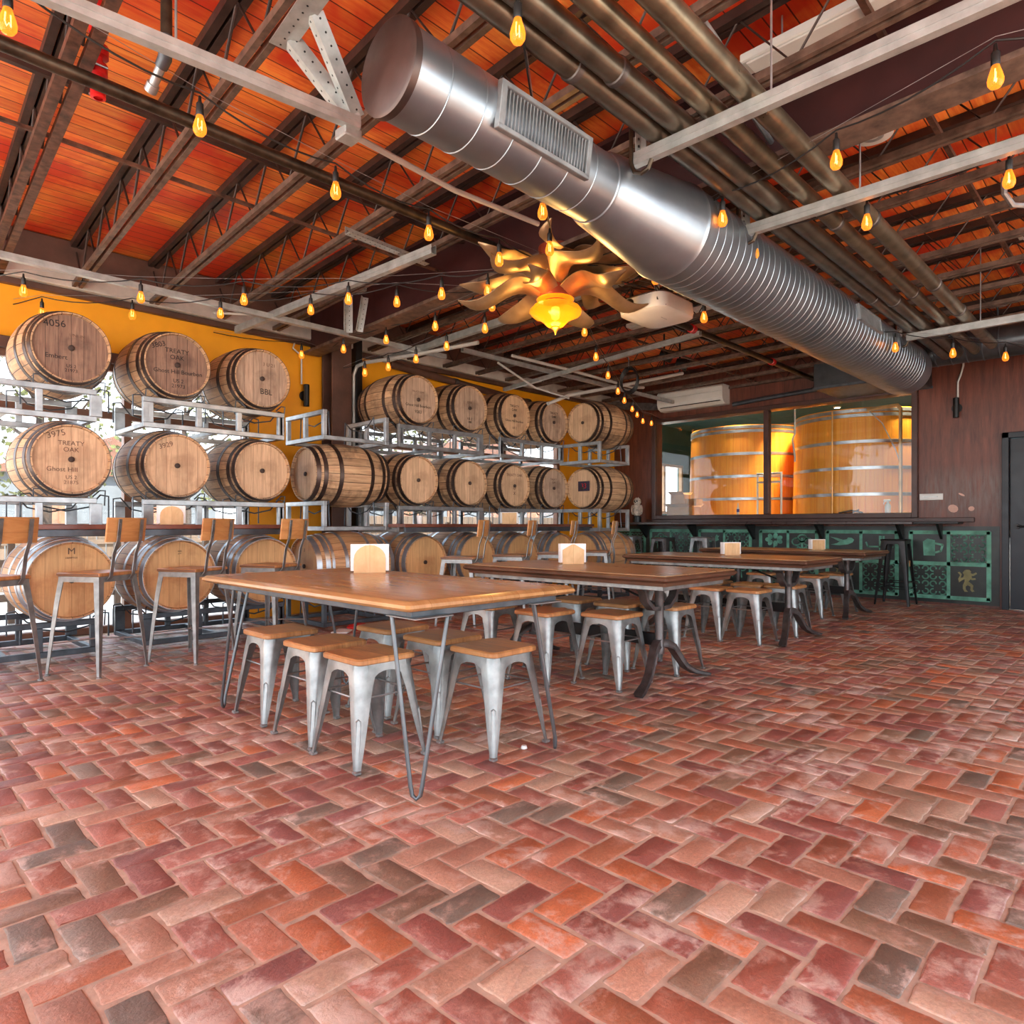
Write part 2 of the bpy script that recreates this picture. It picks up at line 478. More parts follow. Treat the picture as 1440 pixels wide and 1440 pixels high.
# ---- barrel wall with its tall windows
def wall_with_holes(u0, u1, z0, z1, holes, fn):
    """rectangular grid wall minus holes [(a,b,c,d)]; fn(a,z,depth)->point, built 0.16 deep"""
    xs = sorted({u0, u1} | {h[0] for h in holes} | {h[1] for h in holes})
    zs = sorted({z0, z1} | {h[2] for h in holes} | {h[3] for h in holes})
    mb = MB()
    for a, b in zip(xs, xs[1:]):
        for c, d in zip(zs, zs[1:]):
            mx, mz = (a + b) / 2, (c + d) / 2
            if any(h[0] < mx < h[1] and h[2] < mz < h[3] for h in holes): continue
            mb.prism([(a, c), (b, c), (b, d), (a, d)], .16, fn)
    return mb
WIN1 = (-1.6, 3.32, .0, 2.62)
WIN2 = (4.72, 8.7, .75, 2.62)
struct('wall_left', wall_with_holes(-2.6, WB + .16, 0, ZD, [WIN1, WIN2], lambda a, z, d: (a, WL + d, z)), 'orange',
       'orange painted wall behind the barrel racks', 'wall')
def wall_window(name, h, nmull, nhor, label):
    mb = MB(); a, b, c, d = h; t = .07
    y = WL + .06
    for x in [a + t / 2, b - t / 2] + [a + (b - a) * k / nmull for k in range(1, nmull)]:
        mb.bbox((x, y, (c + d) / 2), (t, .09, d - c), .006)
    for z in [c + t / 2, d - t / 2] + nhor:
        mb.bbox(((a + b) / 2, y, z), (b - a, .08, t), .006)
    o = mb.build(name, 'frame'); tag(o, label, 'window', None, 'structure')
    gl = MB().box(((a + b) / 2, y + .01, (c + d) / 2), (b - a - .02, .008, d - c - .02)).build('pane', 'glass', o)
    return o
wall_window('window_1', WIN1, 4, [1.02, 2.12], 'tall bright window behind the three leftmost barrel columns')
wall_window('window_2', WIN2, 3, [2.1], 'wide bright window behind the barrels near the corner')
# trim along the head of the barrel wall
t = MB()
t.bbox((3.8, WL - .06, 3.31), (13, .12, .14), .008)
struct('trim_1', t, 'trimwhite', 'long white beam along the top of the orange wall', 'beam')
t = MB(); t.bbox((3.8, WL - .03, 3.21), (13, .06, .06), .006); t.bbox((3.8, WL - .05, 3.53), (13, .1, .29), .006)
struct('trim_2', t, 'trimbrown', 'brown boards above and below the white beam of the orange wall', 'trim')
t = MB(); t.bbox((1.2, WL - .04, 2.66), (4.4, .08, .1), .006); t.bbox((6.7, WL - .04, 2.66), (4.2, .08, .1), .006)
struct('trim_3', t, 'trimbrown', 'brown window head boards on the orange wall', 'trim')
c = MB(); c.bbox((4.32, 7.08, 1.75), (.26, .03, 3.5), .004); c.bbox((4.32, 7.3, 1.75), (.26, .03, 3.5), .004); c.bbox((4.32, 7.19, 1.75), (.03, .22, 3.5), .004)
struct('column', c, 'trimbrown', 'brown steel column between the two groups of barrels', 'column')
c = MB(); c.bbox((4.62, 7.22, 1.7), (.09, .12, 3.4), .006)
struct('trim_4', c, 'black', 'dark narrow post just right of the brown column', 'post')

# ---- back wall: brown ply above, dark green dado below, opening into the brewery
WIN3 = (2.45, 6.43, 1.215, 2.83)
DOOR = (.40, 1.46, 0, 2.19)
wb = wall_with_holes(-3.9, WL + .16, 0, ZD, [WIN3, DOOR], lambda a, z, d: (WB + d, a, z))
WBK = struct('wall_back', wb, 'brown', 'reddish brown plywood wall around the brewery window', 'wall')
dd = MB(); dd.box((WB - .006, (WL + 1.49) / 2, .53), (.012, WL - 1.49, 1.0)); dd.box((WB - .006, -1.8, .53), (.012, 4.2, 1.0))
DADO = dd.build('dado', 'dado', WBK); DADO['label'] = 'dark green painted lower part with teal stencils'

def seg2(mb, pts, w, closed=False):
    """flat painted stroke in (y,z) on the dado"""
    n = len(pts); m = n if closed else n - 1
    for i in range(m):
        a, b = Vector(pts[i]), Vector(pts[(i + 1) % n]); d = (b - a)
        if d.length < 1e-6: continue
        d.normalize(); nn = Vector((-d.y, d.x)) * w / 2; e = d * w * .25
        q = [a - e + nn, b + e + nn, b + e - nn, a - e - nn]
        mb.prism([(p.x, p.y) for p in q], .0015, lambda y, z, dp: (WB - .0125 - dp, y, z))
def fillp(mb, pts): mb.prism(pts, .0015, lambda y, z, dp: (WB - .0125 - dp, y, z))
def curl4(mb, cy, cz, r, w):
    for sy in (-1, 1):
        for sz in (-1, 1):
            a0 = math.atan2(-sz, -sy)
            pts = [(cy + sy * r * .52 + r * .34 * math.cos(a0 + .75 + k * (2 * PI - 1.5) / 10), cz + sz * r * .5 + r * .34 * math.sin(a0 + .75 + k * (2 * PI - 1.5) / 10)) for k in range(11)]
            seg2(mb, pts, w)
def blob(cy, cz, ry, rz, n=14, a=0): return [(cy + ry * math.cos(2 * PI * k / n) * math.cos(a) - rz * math.sin(2 * PI * k / n) * math.sin(a), cz + ry * math.cos(2 * PI * k / n) * math.sin(a) + rz * math.sin(2 * PI * k / n) * math.cos(a)) for k in range(n)]
LION = [(-.3, .95), (-.12, 1), (.1, .98), (.22, .85), (.18, .72), (.34, .66), (.62, .8), (.7, .68), (.42, .5), (.25, .48), (.3, .3), (.56, .32), (.6, .2), (.32, .14), (.16, .2),
        (.02, .02), (.2, -.12), (.4, -.3), (.36, -.62), (.5, -.78), (.3, -.84), (.16, -.7), (.18, -.4), (-.05, -.3), (-.22, -.42), (-.2, -.66), (-.02, -.84), (-.3, -.86), (-.44, -.62),
        (-.44, -.3), (-.3, 0), (-.3, .2), (-.5, .1), (-.75, -.1), (-.82, .2), (-.66, .52), (-.86, .74), (-.7, .8), (-.52, .6), (-.62, .3), (-.42, .34), (-.34, .55), (-.46, .72)]
BIRD = [(-.95, -.62), (-.3, -.72), (.3, -.55), (.62, -.2), (.72, .25), (.55, .55), (.3, .6), (.22, .3), (-.05, .2), (-.5, .5), (-.98, .72), (-.55, .2), (-.3, -.1), (-.5, -.4)]
DRAGON = [(-.8, .3), (-.5, .05), (-.25, .1), (0, .35), (.1, .1), (.4, .3), (.55, .65), (.7, .4), (.85, .45), (.7, .1), (.8, -.25), (.4, -.5), (0, -.62), (-.4, -.55), (-.62, -.3), (-.5, -.15)]
def cell(mb, kind, y0, y1, z0, z1):
    cy, cz, h, w = (y0 + y1) / 2, (z0 + z1) / 2, (z1 - z0) / 2, (y1 - y0) / 2
    r = min(h, w)
    if kind == 'curls':
        for sy in (-1, 1):
            for sz in (-1, 1): curl4(mb, cy + sy * w * .45, cz + sz * h * .45, r * .47, .017)
    elif kind == 'lion': fillp(mb, [(cy - a * w * .62, cz + b * h * .7) for a, b in LION])
    elif kind == 'bird': fillp(mb, [(cy - a * w * .85, cz + .35 * h + b * h * .42) for a, b in BIRD])
    elif kind == 'dragon': fillp(mb, [(cy - a * w * .72, cz + .4 * h + b * h * .5) for a, b in DRAGON])
    elif kind == 'rose':
        for k in range(7): fillp(mb, blob(cy + w * .45 * math.cos(k * .9), cz + h * .38 + h * .3 * math.sin(k * .9), w * .22, h * .17, 10, k * .9))
        seg2(mb, [(cy, cz), (cy, cz - h * .5)], .02)
    elif kind == 'tree':
        for a, b in ((-.4, .25), (0, .5), (.4, .25)):
            seg2(mb, blob(cy + a * w, cz + b * h, w * .3, h * .26, 12), .022, True)
        seg2(mb, [(cy, cz + .5 * h), (cy, cz - h * .6)], .03)
        for s_ in (-1, 1): seg2(mb, [(cy, cz - .3 * h), (cy + s_ * w * .3, cz - h * .1), (cy + s_ * w * .35, cz - h * .5)], .02)
    elif kind == 'cross':
        seg2(mb, [(cy - .1 * w, cz - h * .6), (cy - .1 * w, cz + h * .7)], .035); seg2(mb, [(cy - .28 * w, cz - h * .6), (cy - .28 * w, cz + h * .7)], .03)
        seg2(mb, [(cy - w * .8, cz), (cy + w * .6, cz), (cy + w * .7, cz + h * .3)], .022)
    elif kind == 'tankard':
        fillp(mb, [(cy - .3 * w, cz - .5 * h), (cy + .3 * w, cz - .5 * h), (cy + .34 * w, cz + .4 * h), (cy + .1 * w, cz + .6 * h), (cy - .3 * w, cz + .5 * h)])
        seg2(mb, [(cy - .3 * w, cz + .3 * h), (cy - .7 * w, cz + .2 * h), (cy - .6 * w, cz - .2 * h), (cy - .3 * w, cz - .3 * h)], .025)
def stencil(y1, y0, kinds):
    """two columns by two rows from y1 (left in the photo) to y0"""
    mb = MB(); ym = (y0 + y1) / 2; z0, zm, z1 = .1, .54, .95
    seg2(mb, [(y0, z0), (y1, z0), (y1, z1), (y0, z1)], .05, True)
    seg2(mb, [(ym, z0), (ym, z1)], .04); seg2(mb, [(y0, zm), (y1, zm)], .05)
    cs = [(ym, y1, zm, z1), (y0, ym, zm, z1), (ym, y1, z0, zm), (y0, ym, z0, zm)]
    gold = None
    for kd, c4 in zip(kinds, cs):
        if kd == 'lion':
            gold = MB(); cell(gold, kd, *c4)
        else: cell(mb, kd, *c4)
    mb.build('stencil_panel', 'teal', DADO, None, 0)
    if gold: gold.build('stencil_lion', 'olive', DADO, None, 0)
stencil(2.47, 1.6, ['tankard', 'curls', 'curls', 'lion'])
stencil(3.55, 2.64, ['bird', 'cross', 'lion', 'curls'])
stencil(4.55, 3.7, ['rose', 'tree', 'curls', 'curls'])
stencil(5.6, 4.72, ['dragon', 'curls', 'curls', 'tree'])
stencil(6.55, 5.75, ['tree', 'curls', 'rose', 'curls'])
stencil(7.3, 6.68, ['curls', 'curls', 'tree', 'curls'])
mb = MB()
for y, z, ry, rz in ((1.98, 1.27, .06, .05), (1.78, 1.26, .035, .03), (1.9, 1.45, .04, .012)): fillp(mb, [(a + .012 * math.sin(7 * b), b + .01 * math.sin(9 * a)) for a, b in blob(y, z, ry, rz, 11, .5)])
pw = mb.build('bare_patch', plain('scraped_patch', lin(206, 164, 146), .7), WBK, None, 0); pw.location = (.0115, 0, 0)
# window into the brewery
def brewery_window():
    a, b, c, d = WIN3; t = .07
    mb = MB()
    for y in (a - t / 2, b + t / 2): mb.bbox((WB - .01, y, (c + d) / 2), (.12, t, d - c + 2 * t), .006)
    mb.bbox((WB - .01, (a + b) / 2, d + t / 2), (.12, b - a, t), .006); mb.bbox((WB - .01, (a + b) / 2, c - t / 2), (.12, b - a, t), .006)
    mb.bbox((WB, 4.45, (c + d) / 2), (.12, .075, d - c), .006)
    mb.bbox((WB - .02, (a + b) / 2 - .25, c - .1), (.04, b - a + .9, .06), .006)
    o = mb.build('window_3', plain('dark_brown_window_frame', lin(70, 42, 34), .4)); tag(o, 'wide two-pane window looking into the brewery with orange tanks', 'window', None, 'structure')
    for y0, y1 in ((a, 4.41), (4.49, b)):
        MB().box((WB + .03, (y0 + y1) / 2, (c + d) / 2), (.008, y1 - y0, d - c)).build('pane', 'glass2', o)
brewery_window()
# door at the right
def door():
    a, b, c, d = DOOR
    fr = MB()
    fr.bbox((WB + .03, a + .035, d / 2), (.2, .07, d), .005); fr.bbox((WB + .03, b - .035, d / 2), (.2, .07, d), .005); fr.bbox((WB + .03, (a + b) / 2, d - .035), (.2, b - a, .07), .005)
    o = fr.build('door_1', 'navy'); tag(o, 'dark navy steel door at the right end of the back wall', 'door', None, 'structure')
    MB().bbox((WB + .02, (a + b) / 2, d / 2 - .035), (.05, b - a - .15, d - .08), .004).build('door_leaf', 'navy', o)
    h = MB(); h.lathe([(0, -.05), (.03, -.05), (.032, -.03), (.02, -.025), (.012, -.02), (.012, 0)], 16, (WB - .01, b - .15, 1.03), 'X')
    h.tube([(WB - .055, b - .15, 1.03), (WB - .06, b - .2, 1.03), (WB - .06, b - .3, 1.025)], [.012, .011, .009], 8)
    h.build('door_handle', 'black', o)
    st = MB(); st.cyl((WB - .01, (a + b) / 2, d - .12), (WB - .0, (a + b) / 2, d - .12), .012); st.build('door_viewer', 'galv', o)
door()
# ---- deck of planks
dk = MB().box((3.9, 2.1, ZD + .03), (13.6, 11.2, .06))
struct('ceiling', dk, 'deck', 'red-orange stained plank ceiling deck', 'ceiling', lambda q: (q.y / .125, q.x))
# ---- bar joists
def joist(k, u, low='joist_low', wide=.03, y0=-3.3, y1=7.3, zc=3.25, label=None):
    sk = .052
    X = lambda y: u + sk * y
    o = thing('ceiling_joist', label, 'joist', (X(1.9), 1.9, zc), 0, None, 'structure')
    tp = MB(); bt = MB(); wb_ = MB()
    for s_ in (-1, 1):
        tp.beam((X(y0) + s_ * .028, y0, ZD - .03), (X(y1) + s_ * .028, y1, ZD - .03), .04, .055)
        bt.beam((X(y0) + s_ * (wide / 2 + .012), y0, zc + .02), (X(y1) + s_ * (wide / 2 + .012), y1, zc + .02), wide, .04)
    n = int((y1 - y0) / .28); pts = []
    for i in range(n + 1):
        y = y0 + i * (y1 - y0) / n
        pts.append((X(y), y, (ZD - .04) if i % 2 else (zc + .025)))
    wb_.tube(pts, .0085, 6)
    tp.build('top_chord', 'joist', o, world=True); bt.build('bottom_chord', low, o, world=True); wb_.build('web', 'joist', o, None, 0, world=True)
us = [.0, .64, 1.25, 1.91, 2.57, 3.19]
for k, u in enumerate(us):
    if k == 1: joist(k, u, 'rust', .052, zc=3.24, label='broad rusty steel bar joist at the left edge of the ceiling')
    else: joist(k, u, label='%s steel bar joist from the left under the red deck' % ordinal(k))
for k in range(10):
    joist(k, 4.45 + .615 * k, label='%s steel bar joist beyond the maroon girder' % ordinal(k))
X = lambda y: 3.64 + .052 * y
g = MB(); g.beam((X(-3.3), -3.3, 3.64), (X(7.25), 7.25, 3.64), .2, .03); g.beam((X(-3.3), -3.3, 3.36), (X(7.25), 7.25, 3.36), .025, .56)
GIRD = struct('ceiling_girder', g, 'girder', 'deep maroon steel girder crossing the ceiling', 'girder')
g = MB(); g.beam((X(-3.3), -3.3, 3.07), (X(7.25), 7.25, 3.07), .2, .03); g.build('bottom_flange', 'joist_low', GIRD)
# bridging runs tying the joists
for y, z, w, lab in ((4.35, 3.5, .035, 'dark bridging bar across the joists'), (4.62, 3.3, .022, 'thin brown bridging bar under the joists, nearest the barrels'), (1.0, 3.46, .03, 'dark bridging bar across the joists right of the duct')):
    o = MB().beam((-1.5, y, z), (WB, y, z), w, w).build('bridging_bar', 'joist' if w > .03 else 'rust'); tag(o, lab, 'bar', None, 'structure')

# ---- brewery room behind the window
rm = MB()
rm.box((13.1, 4.2, .9), (5.4, 8.2, .04)); rm.build
tag(rm.build('floor_brewery', 'concrete'), 'pale floor of the brewery room behind the window', 'floor', None, 'structure')
tag(MB().box((15.0, 4.2, 2.3), (.1, 8.2, 2.9)).build('wall_brewery_back', 'room_wall'), 'far wall of the brewery room behind the tanks', 'wall', None, 'structure')
tag(MB().box((12.7, .2, 2.3), (4.6, .1, 2.9)).build('wall_brewery_right', 'room_wall'), 'right wall of the brewery room', 'wall', None, 'structure')
bw = wall_with_holes(10.41, 15, .9, 3.7, [(10.9, 14.2, 1.3, 2.45)], lambda a, z, d: (a, 8.2 + d, z))
tag(bw.build('wall_brewery_left', 'room_teal'), 'teal left wall of the brewery room with a bright window', 'wall', None, 'structure')
fw_ = MB()
for x in (10.93, 11.75, 12.6, 13.4, 14.17): fw_.bbox((x, 8.24, 1.88), (.07, .08, 1.15), .005)
for z in (1.33, 2.42): fw_.bbox((12.55, 8.24, z), (3.3, .08, .06), .005)
tag(fw_.build('window_4', 'room_wall'), 'bright window in the left wall of the brewery room', 'window', None, 'structure')
tag(MB().box((12.7, 4.2, 3.34), (4.7, 8.2, .06)).build('ceiling_brewery', 'room_teal'), 'teal ceiling of the brewery room', 'ceiling', None, 'structure')
tag(MB().box((14.92, 2.05, 1.75), (.04, .6, 1.0)).build('window_5', 'cyan'), 'pale blue window at the far right of the brewery room', 'window', None, 'structure')
def tank(cx, cy, r, label):
    o = thing('oak_foeder', label, 'tank', (cx, cy, .92))
    n = 72; prof = [(r * 1.02, 0.0), (r, 1.0), (r * .97, 1.86)]
    s_ = MB(); rings = []; uvs = []
    for rr, h in prof: rings.append([Vector((rr * math.cos(2 * PI * k / n), rr * math.sin(2 * PI * k / n), h)) for k in range(n)])
    for i in range(2):
        for k in range(n): uvs.append([(k * .75, prof[i][1]), (k * .75 + .75, prof[i][1]), (k * .75 + .75, prof[i + 1][1]), (k * .75, prof[i + 1][1])])
    s_.loft(rings, True, False, uvs); s_.build('staves', 'tank', o)
    MB().lathe([(0, 1.8), (r * .96, 1.8), (r * .96, 1.82), (0, 1.82)], 48).build('tank_lid', 'tank', o, lambda q: (q.x / .12, q.y))
    for h in (.2, .58, .97, 1.36, 1.75, 1.82):
        rr = r * (1.02 - .05 * h / 1.86)
        MB().lathe([(rr + .001, h - .025), (rr + .012, h - .022), (rr + .012, h + .022), (rr + .001, h + .025)], 72).build('hoop', 'hoop_galv', o)
tank(11.6, 3.5, 1.0, 'large orange oak foeder with steel hoops behind the right window pane')
tank(11.95, 5.6, 1.0, 'large orange oak foeder with steel hoops behind the left window pane')
# ================================================================== outdoors, beyond the barrel wall
tag(MB().box((4, 10, -.16), (70, 60, .1)).build('outdoor_ground', 'concrete'), 'pale sunlit ground outside the windows', 'ground', None, 'structure')
def fence(x0, x1, y, h, label):
    o = thing('wooden_fence', label, 'fence', ((x0 + x1) / 2, y, -.11))
    b = MB(); r = MB(); x = x0
    while x < x1: b.bbox((x + .07, y, h / 2 - .05), (.13, .02, h), .004); x += .145
    for z in (.35, h - .35): r.bbox(((x0 + x1) / 2, y - .03, z), (x1 - x0, .04, .08), .004)
    b.build('fence_boards', 'fence', o, lambda q: (q.x / .145, q.z), world=True); r.build('fence_rail', 'fence', o, lambda q: (.5, q.x), world=True)
fence(0, 6.6, 13.5, 1.1, 'grey board fence outside the left window')
fence(7.4, 16, 12.6, 1.3, 'grey board fence outside the corner window')
def rail(x0, x1, y, label):
    o = thing('patio_railing', label, 'railing', ((x0 + x1) / 2, y, -.11))
    p = MB(); q = MB(); x = x0
    while x <= x1 + .01: p.bbox((x, y, .5), (.07, .07, 1.2), .004); x += 1.1
    for z in (.2, .6, 1.02): q.bbox(((x0 + x1) / 2, y, z), (x1 - x0, .035, .09), .004)
    p.build('post', 'fence', o, lambda c_: (.5, c_.z), world=True); q.build('rails', 'fence', o, lambda c_: (.5, c_.x), world=True)
rail(-4, 12, 9.6, 'pale timber patio railing just outside the windows')
def tree(x, y, h, r, seed, label):
    rn = random.Random(seed); o = thing('bare_tree', label, 'tree', (x, y, -.11))
    tr = MB(); tr.tube([(0, 0, 0), (.05, .02, h * .3), (-.04, .05, h * .6), (.02, 0, h * .85)], [.16, .12, .08, .03], 8)
    for k in range(9):
        a = rn.uniform(0, 2 * PI); z = h * rn.uniform(.35, .75)
        tr.tube([(0, 0, z), (math.cos(a) * r * .45, math.sin(a) * r * .45, z + h * .1), (math.cos(a) * r * .8, math.sin(a) * r * .8, z + h * .22)], [.05, .03, .012], 5)
    tr.build('trunk', 'bark', o)
    lf = MB()
    for k in range(900):
        a = rn.uniform(0, 2 * PI); q = rn.random() ** .5; zz = rn.uniform(-1, 1)
        p = Vector((math.cos(a) * r * q * math.sqrt(1 - zz * zz * .8), math.sin(a) * r * q * math.sqrt(1 - zz * zz * .8), h * .68 + zz * h * .36))
        d1 = Vector((rn.uniform(-1, 1), rn.uniform(-1, 1), rn.uniform(-1, 1))).normalized() * .075; d2 = d1.cross(Vector((rn.uniform(-1, 1), rn.uniform(-1, 1), rn.uniform(-1, 1)))).normalized() * .05
        lf.add([p - d1, p + d2, p + d1, p - d2], [(0, 1, 2, 3)])
    lf.build('foliage', 'leaf', o, None, 0)
tree(3.1, 16.5, 5.2, 1.7, 1, 'leafy tree outside the left window, far left')
tree(6.6, 18.5, 5.0, 1.8, 2, 'leafy tree beyond the fence outside the left window')
tree(12.5, 16, 4.6, 2.0, 3, 'leafy tree outside the corner window')
o = thing('neighbouring_shed', 'pale grey clapboard shed outside the left window', 'building', (6.0, 24, -.11))
MB().box((0, 0, 1.3), (6, 3, 2.6)).build('walls', 'shed', o)
MB().prism([(-3.3, 0), (3.3, 0), (0, 1.2)], 3.4, lambda a, b, d: (a, d - 1.7, 2.6 + b)).build('roof', 'trimbrown', o)
for x in (-1.6, 1.4): MB().box((x, -1.52, 1.5), (.8, .04, .9)).build('window', 'frame', o)
o = thing('neighbouring_house', 'dark sided house outside the corner window', 'building', (17, 20, -.11))
MB().box((0, 0, 1.6), (9, 3, 3.2)).build('walls', 'shed', o)
MB().prism([(-4.8, 0), (4.8, 0), (0, 1.3)], 3.4, lambda a, b, d: (a, d - 1.7, 3.2 + b)).build('roof', 'trimbrown', o)
for x in (-3, -1, 1.2, 3.2): MB().box((x, -1.52, 1.7), (.8, .04, 1.1)).build('window', 'frame', o)
# ================================================================== barrels
L_B, R_H, R_B = .88, .268, .335
def rad(t, rh, rb): return rh + (rb - rh) * (1 - (2 * t - 1) ** 2)
def barrel_kit(name, stave, head, hoop, hoops, rh, rb, L):
    """meshes of one barrel kind; axis along local Y, head at -L/2; origin at the belly's lowest point"""
    k = {}; n = 48; zc = rb
    rows = [i / 10 for i in range(11)]
    s_ = MB(); rings = []; uvs = []
    prof = [(rad(t, rh, rb), -L / 2 + t * L) for t in rows]
    prof = [(prof[0][0] - .009, -L / 2)] + prof + [(prof[-1][0] - .009, L / 2), (prof[-1][0] - .014, L / 2 - .035)]
    prof = [(prof[0][0] - .005, -L / 2 + .035)] + prof
    for rr, y in prof: rings.append([Vector((rr * math.sin(2 * PI * q / n), y, zc + rr * math.cos(2 * PI * q / n))) for q in range(n)])
    for i in range(len(prof) - 1):
        for q in range(n): uvs.append([(q * .5, prof[i][1]), (q * .5 + .5, prof[i][1]), (q * .5 + .5, prof[i + 1][1]), (q * .5, prof[i + 1][1])])
    s_.loft(rings, True, False, uvs)
    k['staves'] = (s_, stave)
    hd_ = []
    for y in (-L / 2 + .03, L / 2 - .03):
        h = MB(); hd_.append(h); h.add([(0, y, zc)] + [((rh - .011) * math.sin(2 * PI * q / n), y, zc + (rh - .011) * math.cos(2 * PI * q / n)) for q in range(n)], [(0, q + 1, (q + 1) % n + 1) for q in range(n)])
    k['head'] = (hd_, head)
    hs = []
    for t0, t1 in hoops:
        for a, b in ((t0, t1), (1 - t1, 1 - t0)):
            m = MB(); ra, rb_ = rad(a, rh, rb), rad(b, rh, rb); ya, yb = -L / 2 + a * L, -L / 2 + b * L
            m.lathe([(ra - .002, ya), (ra + .004, ya), (rb_ + .004, yb), (rb_ - .002, yb)], 48, (0, 0, zc), 'Y')
            hs.append((m, hoop))
    k['hoops'] = hs
    b = MB(); b.lathe([(0, -L / 2 + .012), (.016, -L / 2 + .012), (.022, -L / 2 + .016), (.022, -L / 2 + .03)], 14, (0, 0, zc), 'Y')
    k['bung'] = (b, 'oak_dark')
    return k
HW = [(.004, .052), (.085, .132), (.265, .315)]
HN = [(.004, .06), (.1, .15), (.17, .2), (.32, .36)]
def make_barrel(kit, label, loc, rz, group):
    o = thing('oak_barrel', label, 'barrel', loc, rz, group)
    s_ = kit['staves'][0].build('staves', kit['staves'][1], o)
    for h in kit['head'][0]: h.build('barrel_head', kit['head'][1], o, lambda q: (q.x / .085, q.z), 0)
    for m, mt in kit['hoops']: m.build('hoop', mt, o)
    kit['bung'][0].build('bung', kit['bung'][1], o)
    return o
KITS = {n: barrel_kit(n, st, hd, hp, hh, rh, rb, L) for n, st, hd, hp, hh, rh, rb, L in (
    ('grey', 'oak_stave', 'oak_grey', 'hoop', HW, R_H, R_B, L_B), ('dark', 'oak_stave', 'oak_dark', 'hoop', HW, R_H, R_B, L_B),
    ('tan', 'oak_stave', 'oak_tan', 'hoop', HW, R_H, R_B, L_B), ('new', 'oak_stave_new', 'oak_new', 'hoop_galv', HN, .292, .352, .93))}
PROTO = {}
def barrel(kind, loc, rz, label, marks=(), group='barrels on the steel racks'):
    L = KITS[kind]['staves'][0]
    if kind not in PROTO: PROTO[kind] = o = make_barrel(KITS[kind], label, loc, rz, group); PROTO[kind + 'ch'] = list(o.children)
    else: o = dup(PROTO[kind], loc, rz, label, group, PROTO[kind + 'ch'])
    Lh = .93 if kind == 'new' else L_B; zc = .352 if kind == 'new' else R_B
    for (body, x, z, size, mat, rot) in marks:
        text(body, size, mat, o, 'head_marking', (x, -Lh / 2 + .0285, zc + z), (PI / 2, rot, 0))
    return o
ZT, ZM, ZB = 2.095, 1.225, .275
YH = 6.09 + L_B / 2
TO = [('TREATY\nOAK', 0, .1, .048, 'ink', 0)]
ub = [1.337, 2.12, 2.88, 4.73, 5.52, 6.31, 7.10]
GT = 'barrels on the top row of the racks'; GM = 'barrels on the middle row of the racks'; GB = 'barrels on the bottom row of the racks'
barrel('dark', (ub[0], YH, ZT), 0, 'dark oak barrel numbered 4056, top row, far left', [('4056', -.11, .17, .075, 'ink', -.1), ('UNI IN', .04, .1, .035, 'ink_pale', 0), ('Embert', -.1, -.08, .05, 'ink', 0), ('US 2\n21973', 0, -.16, .035, 'ink', 0)], GT)
barrel('dark', (ub[1], YH, ZT), 0, 'dark oak barrel numbered 3803 with bold black handwriting, top row', [('3803', -.15, .15, .06, 'ink', -.35), ('TREATY\nOAK', 0, .09, .055, 'ink', 0), ('Ghost Hill Bourbon', .01, -.06, .05, 'ink', -.03), ('US 2\n21973', .01, -.16, .045, 'ink', 0)], GT)
barrel('grey', (ub[2], YH, ZT), 0, 'grey oak barrel with a smudged mark near its rim, top row beside the sconce', [('BBL', .04, -.12, .075, 'ink', 0), ('3 U 21', .07, .14, .045, 'ink_pale', 0)], GT)
barrel('tan', (ub[0], YH, ZM), 0, 'tan oak barrel numbered 3975, middle row, far left', [('3975', -.1, .19, .065, 'ink_pale', -.3), ('TREATY\nOAK', 0, .1, .05, 'ink_pale', 0), ('Ghost Hill', -.06, -.08, .05, 'ink_pale', 0), ('US 2\n21875', 0, -.16, .04, 'ink_pale', 0)], GM)
barrel('tan', (ub[1], YH, ZM), 0, 'tan oak barrel numbered 3929, second in the middle row', [('3929', -.09, .17, .06, 'ink_pale', -.3)], GM)
barrel('tan', (ub[2], YH, ZM), 0, 'blank pale oak barrel, third in the middle row', [], GM)
barrel('new', (ub[0] - .03, YH - .12, ZB), 0, 'new light oak barrel with an M crest, bottom row, far left', [('M', 0, .22, .07, 'ink_pale', 0), ('DEMPTOS', 0, .17, .018, 'ink_pale', 0)], GB)
barrel('new', (ub[1] - .03, YH - .12, ZB), 0, 'new light oak barrel with three lines of tiny stamps, second in the bottom row', [('DO', -.02, .0, .05, 'ink', 0), ('oak\nm+', .0, .19, .022, 'ink_pale', 0)], GB)
barrel('new', (ub[2] - .03, YH - .12, ZB), 0, 'new light oak barrel behind the chair nearest the big table, bottom row', [], GB)
barrel('tan', (3.84, 6.3, ZM + .01), -PI / 2, 'oak barrel lying sideways in the middle row beside the brown column', [], GM)
barrel('new', (3.84, 6.28, ZB), -PI / 2, 'new oak barrel lying sideways in the bottom row beside the column', [('J', .0, .17, .04, 'ink', 0)], GB)
tl = [('grey', 'grey oak barrel marked 9283, top row right of the column', [('TREATY OAK', 0, .09, .03, 'ink_pale', 0), ('Ghost Hill Bourbon', 0, -.07, .045, 'ink', 0), ('9283', 0, -.14, .05, 'ink', 0)]),
      ('grey', 'grey oak barrel second from the column in the top row', [('OAK', 0, .07, .04, 'ink_pale', 0), ('US 2\n148', 0, -.15, .04, 'ink', 0)]),
      ('tan', 'oak barrel with arched stencil lettering, third from the column in the top row', TO + [('Ghost Hill Bourbon', 0, -.07, .042, 'ink', 0), ('US 2', 0, -.16, .04, 'ink', 0)]),
      ('grey', 'grey oak barrel fourth from the column in the top row', TO)]
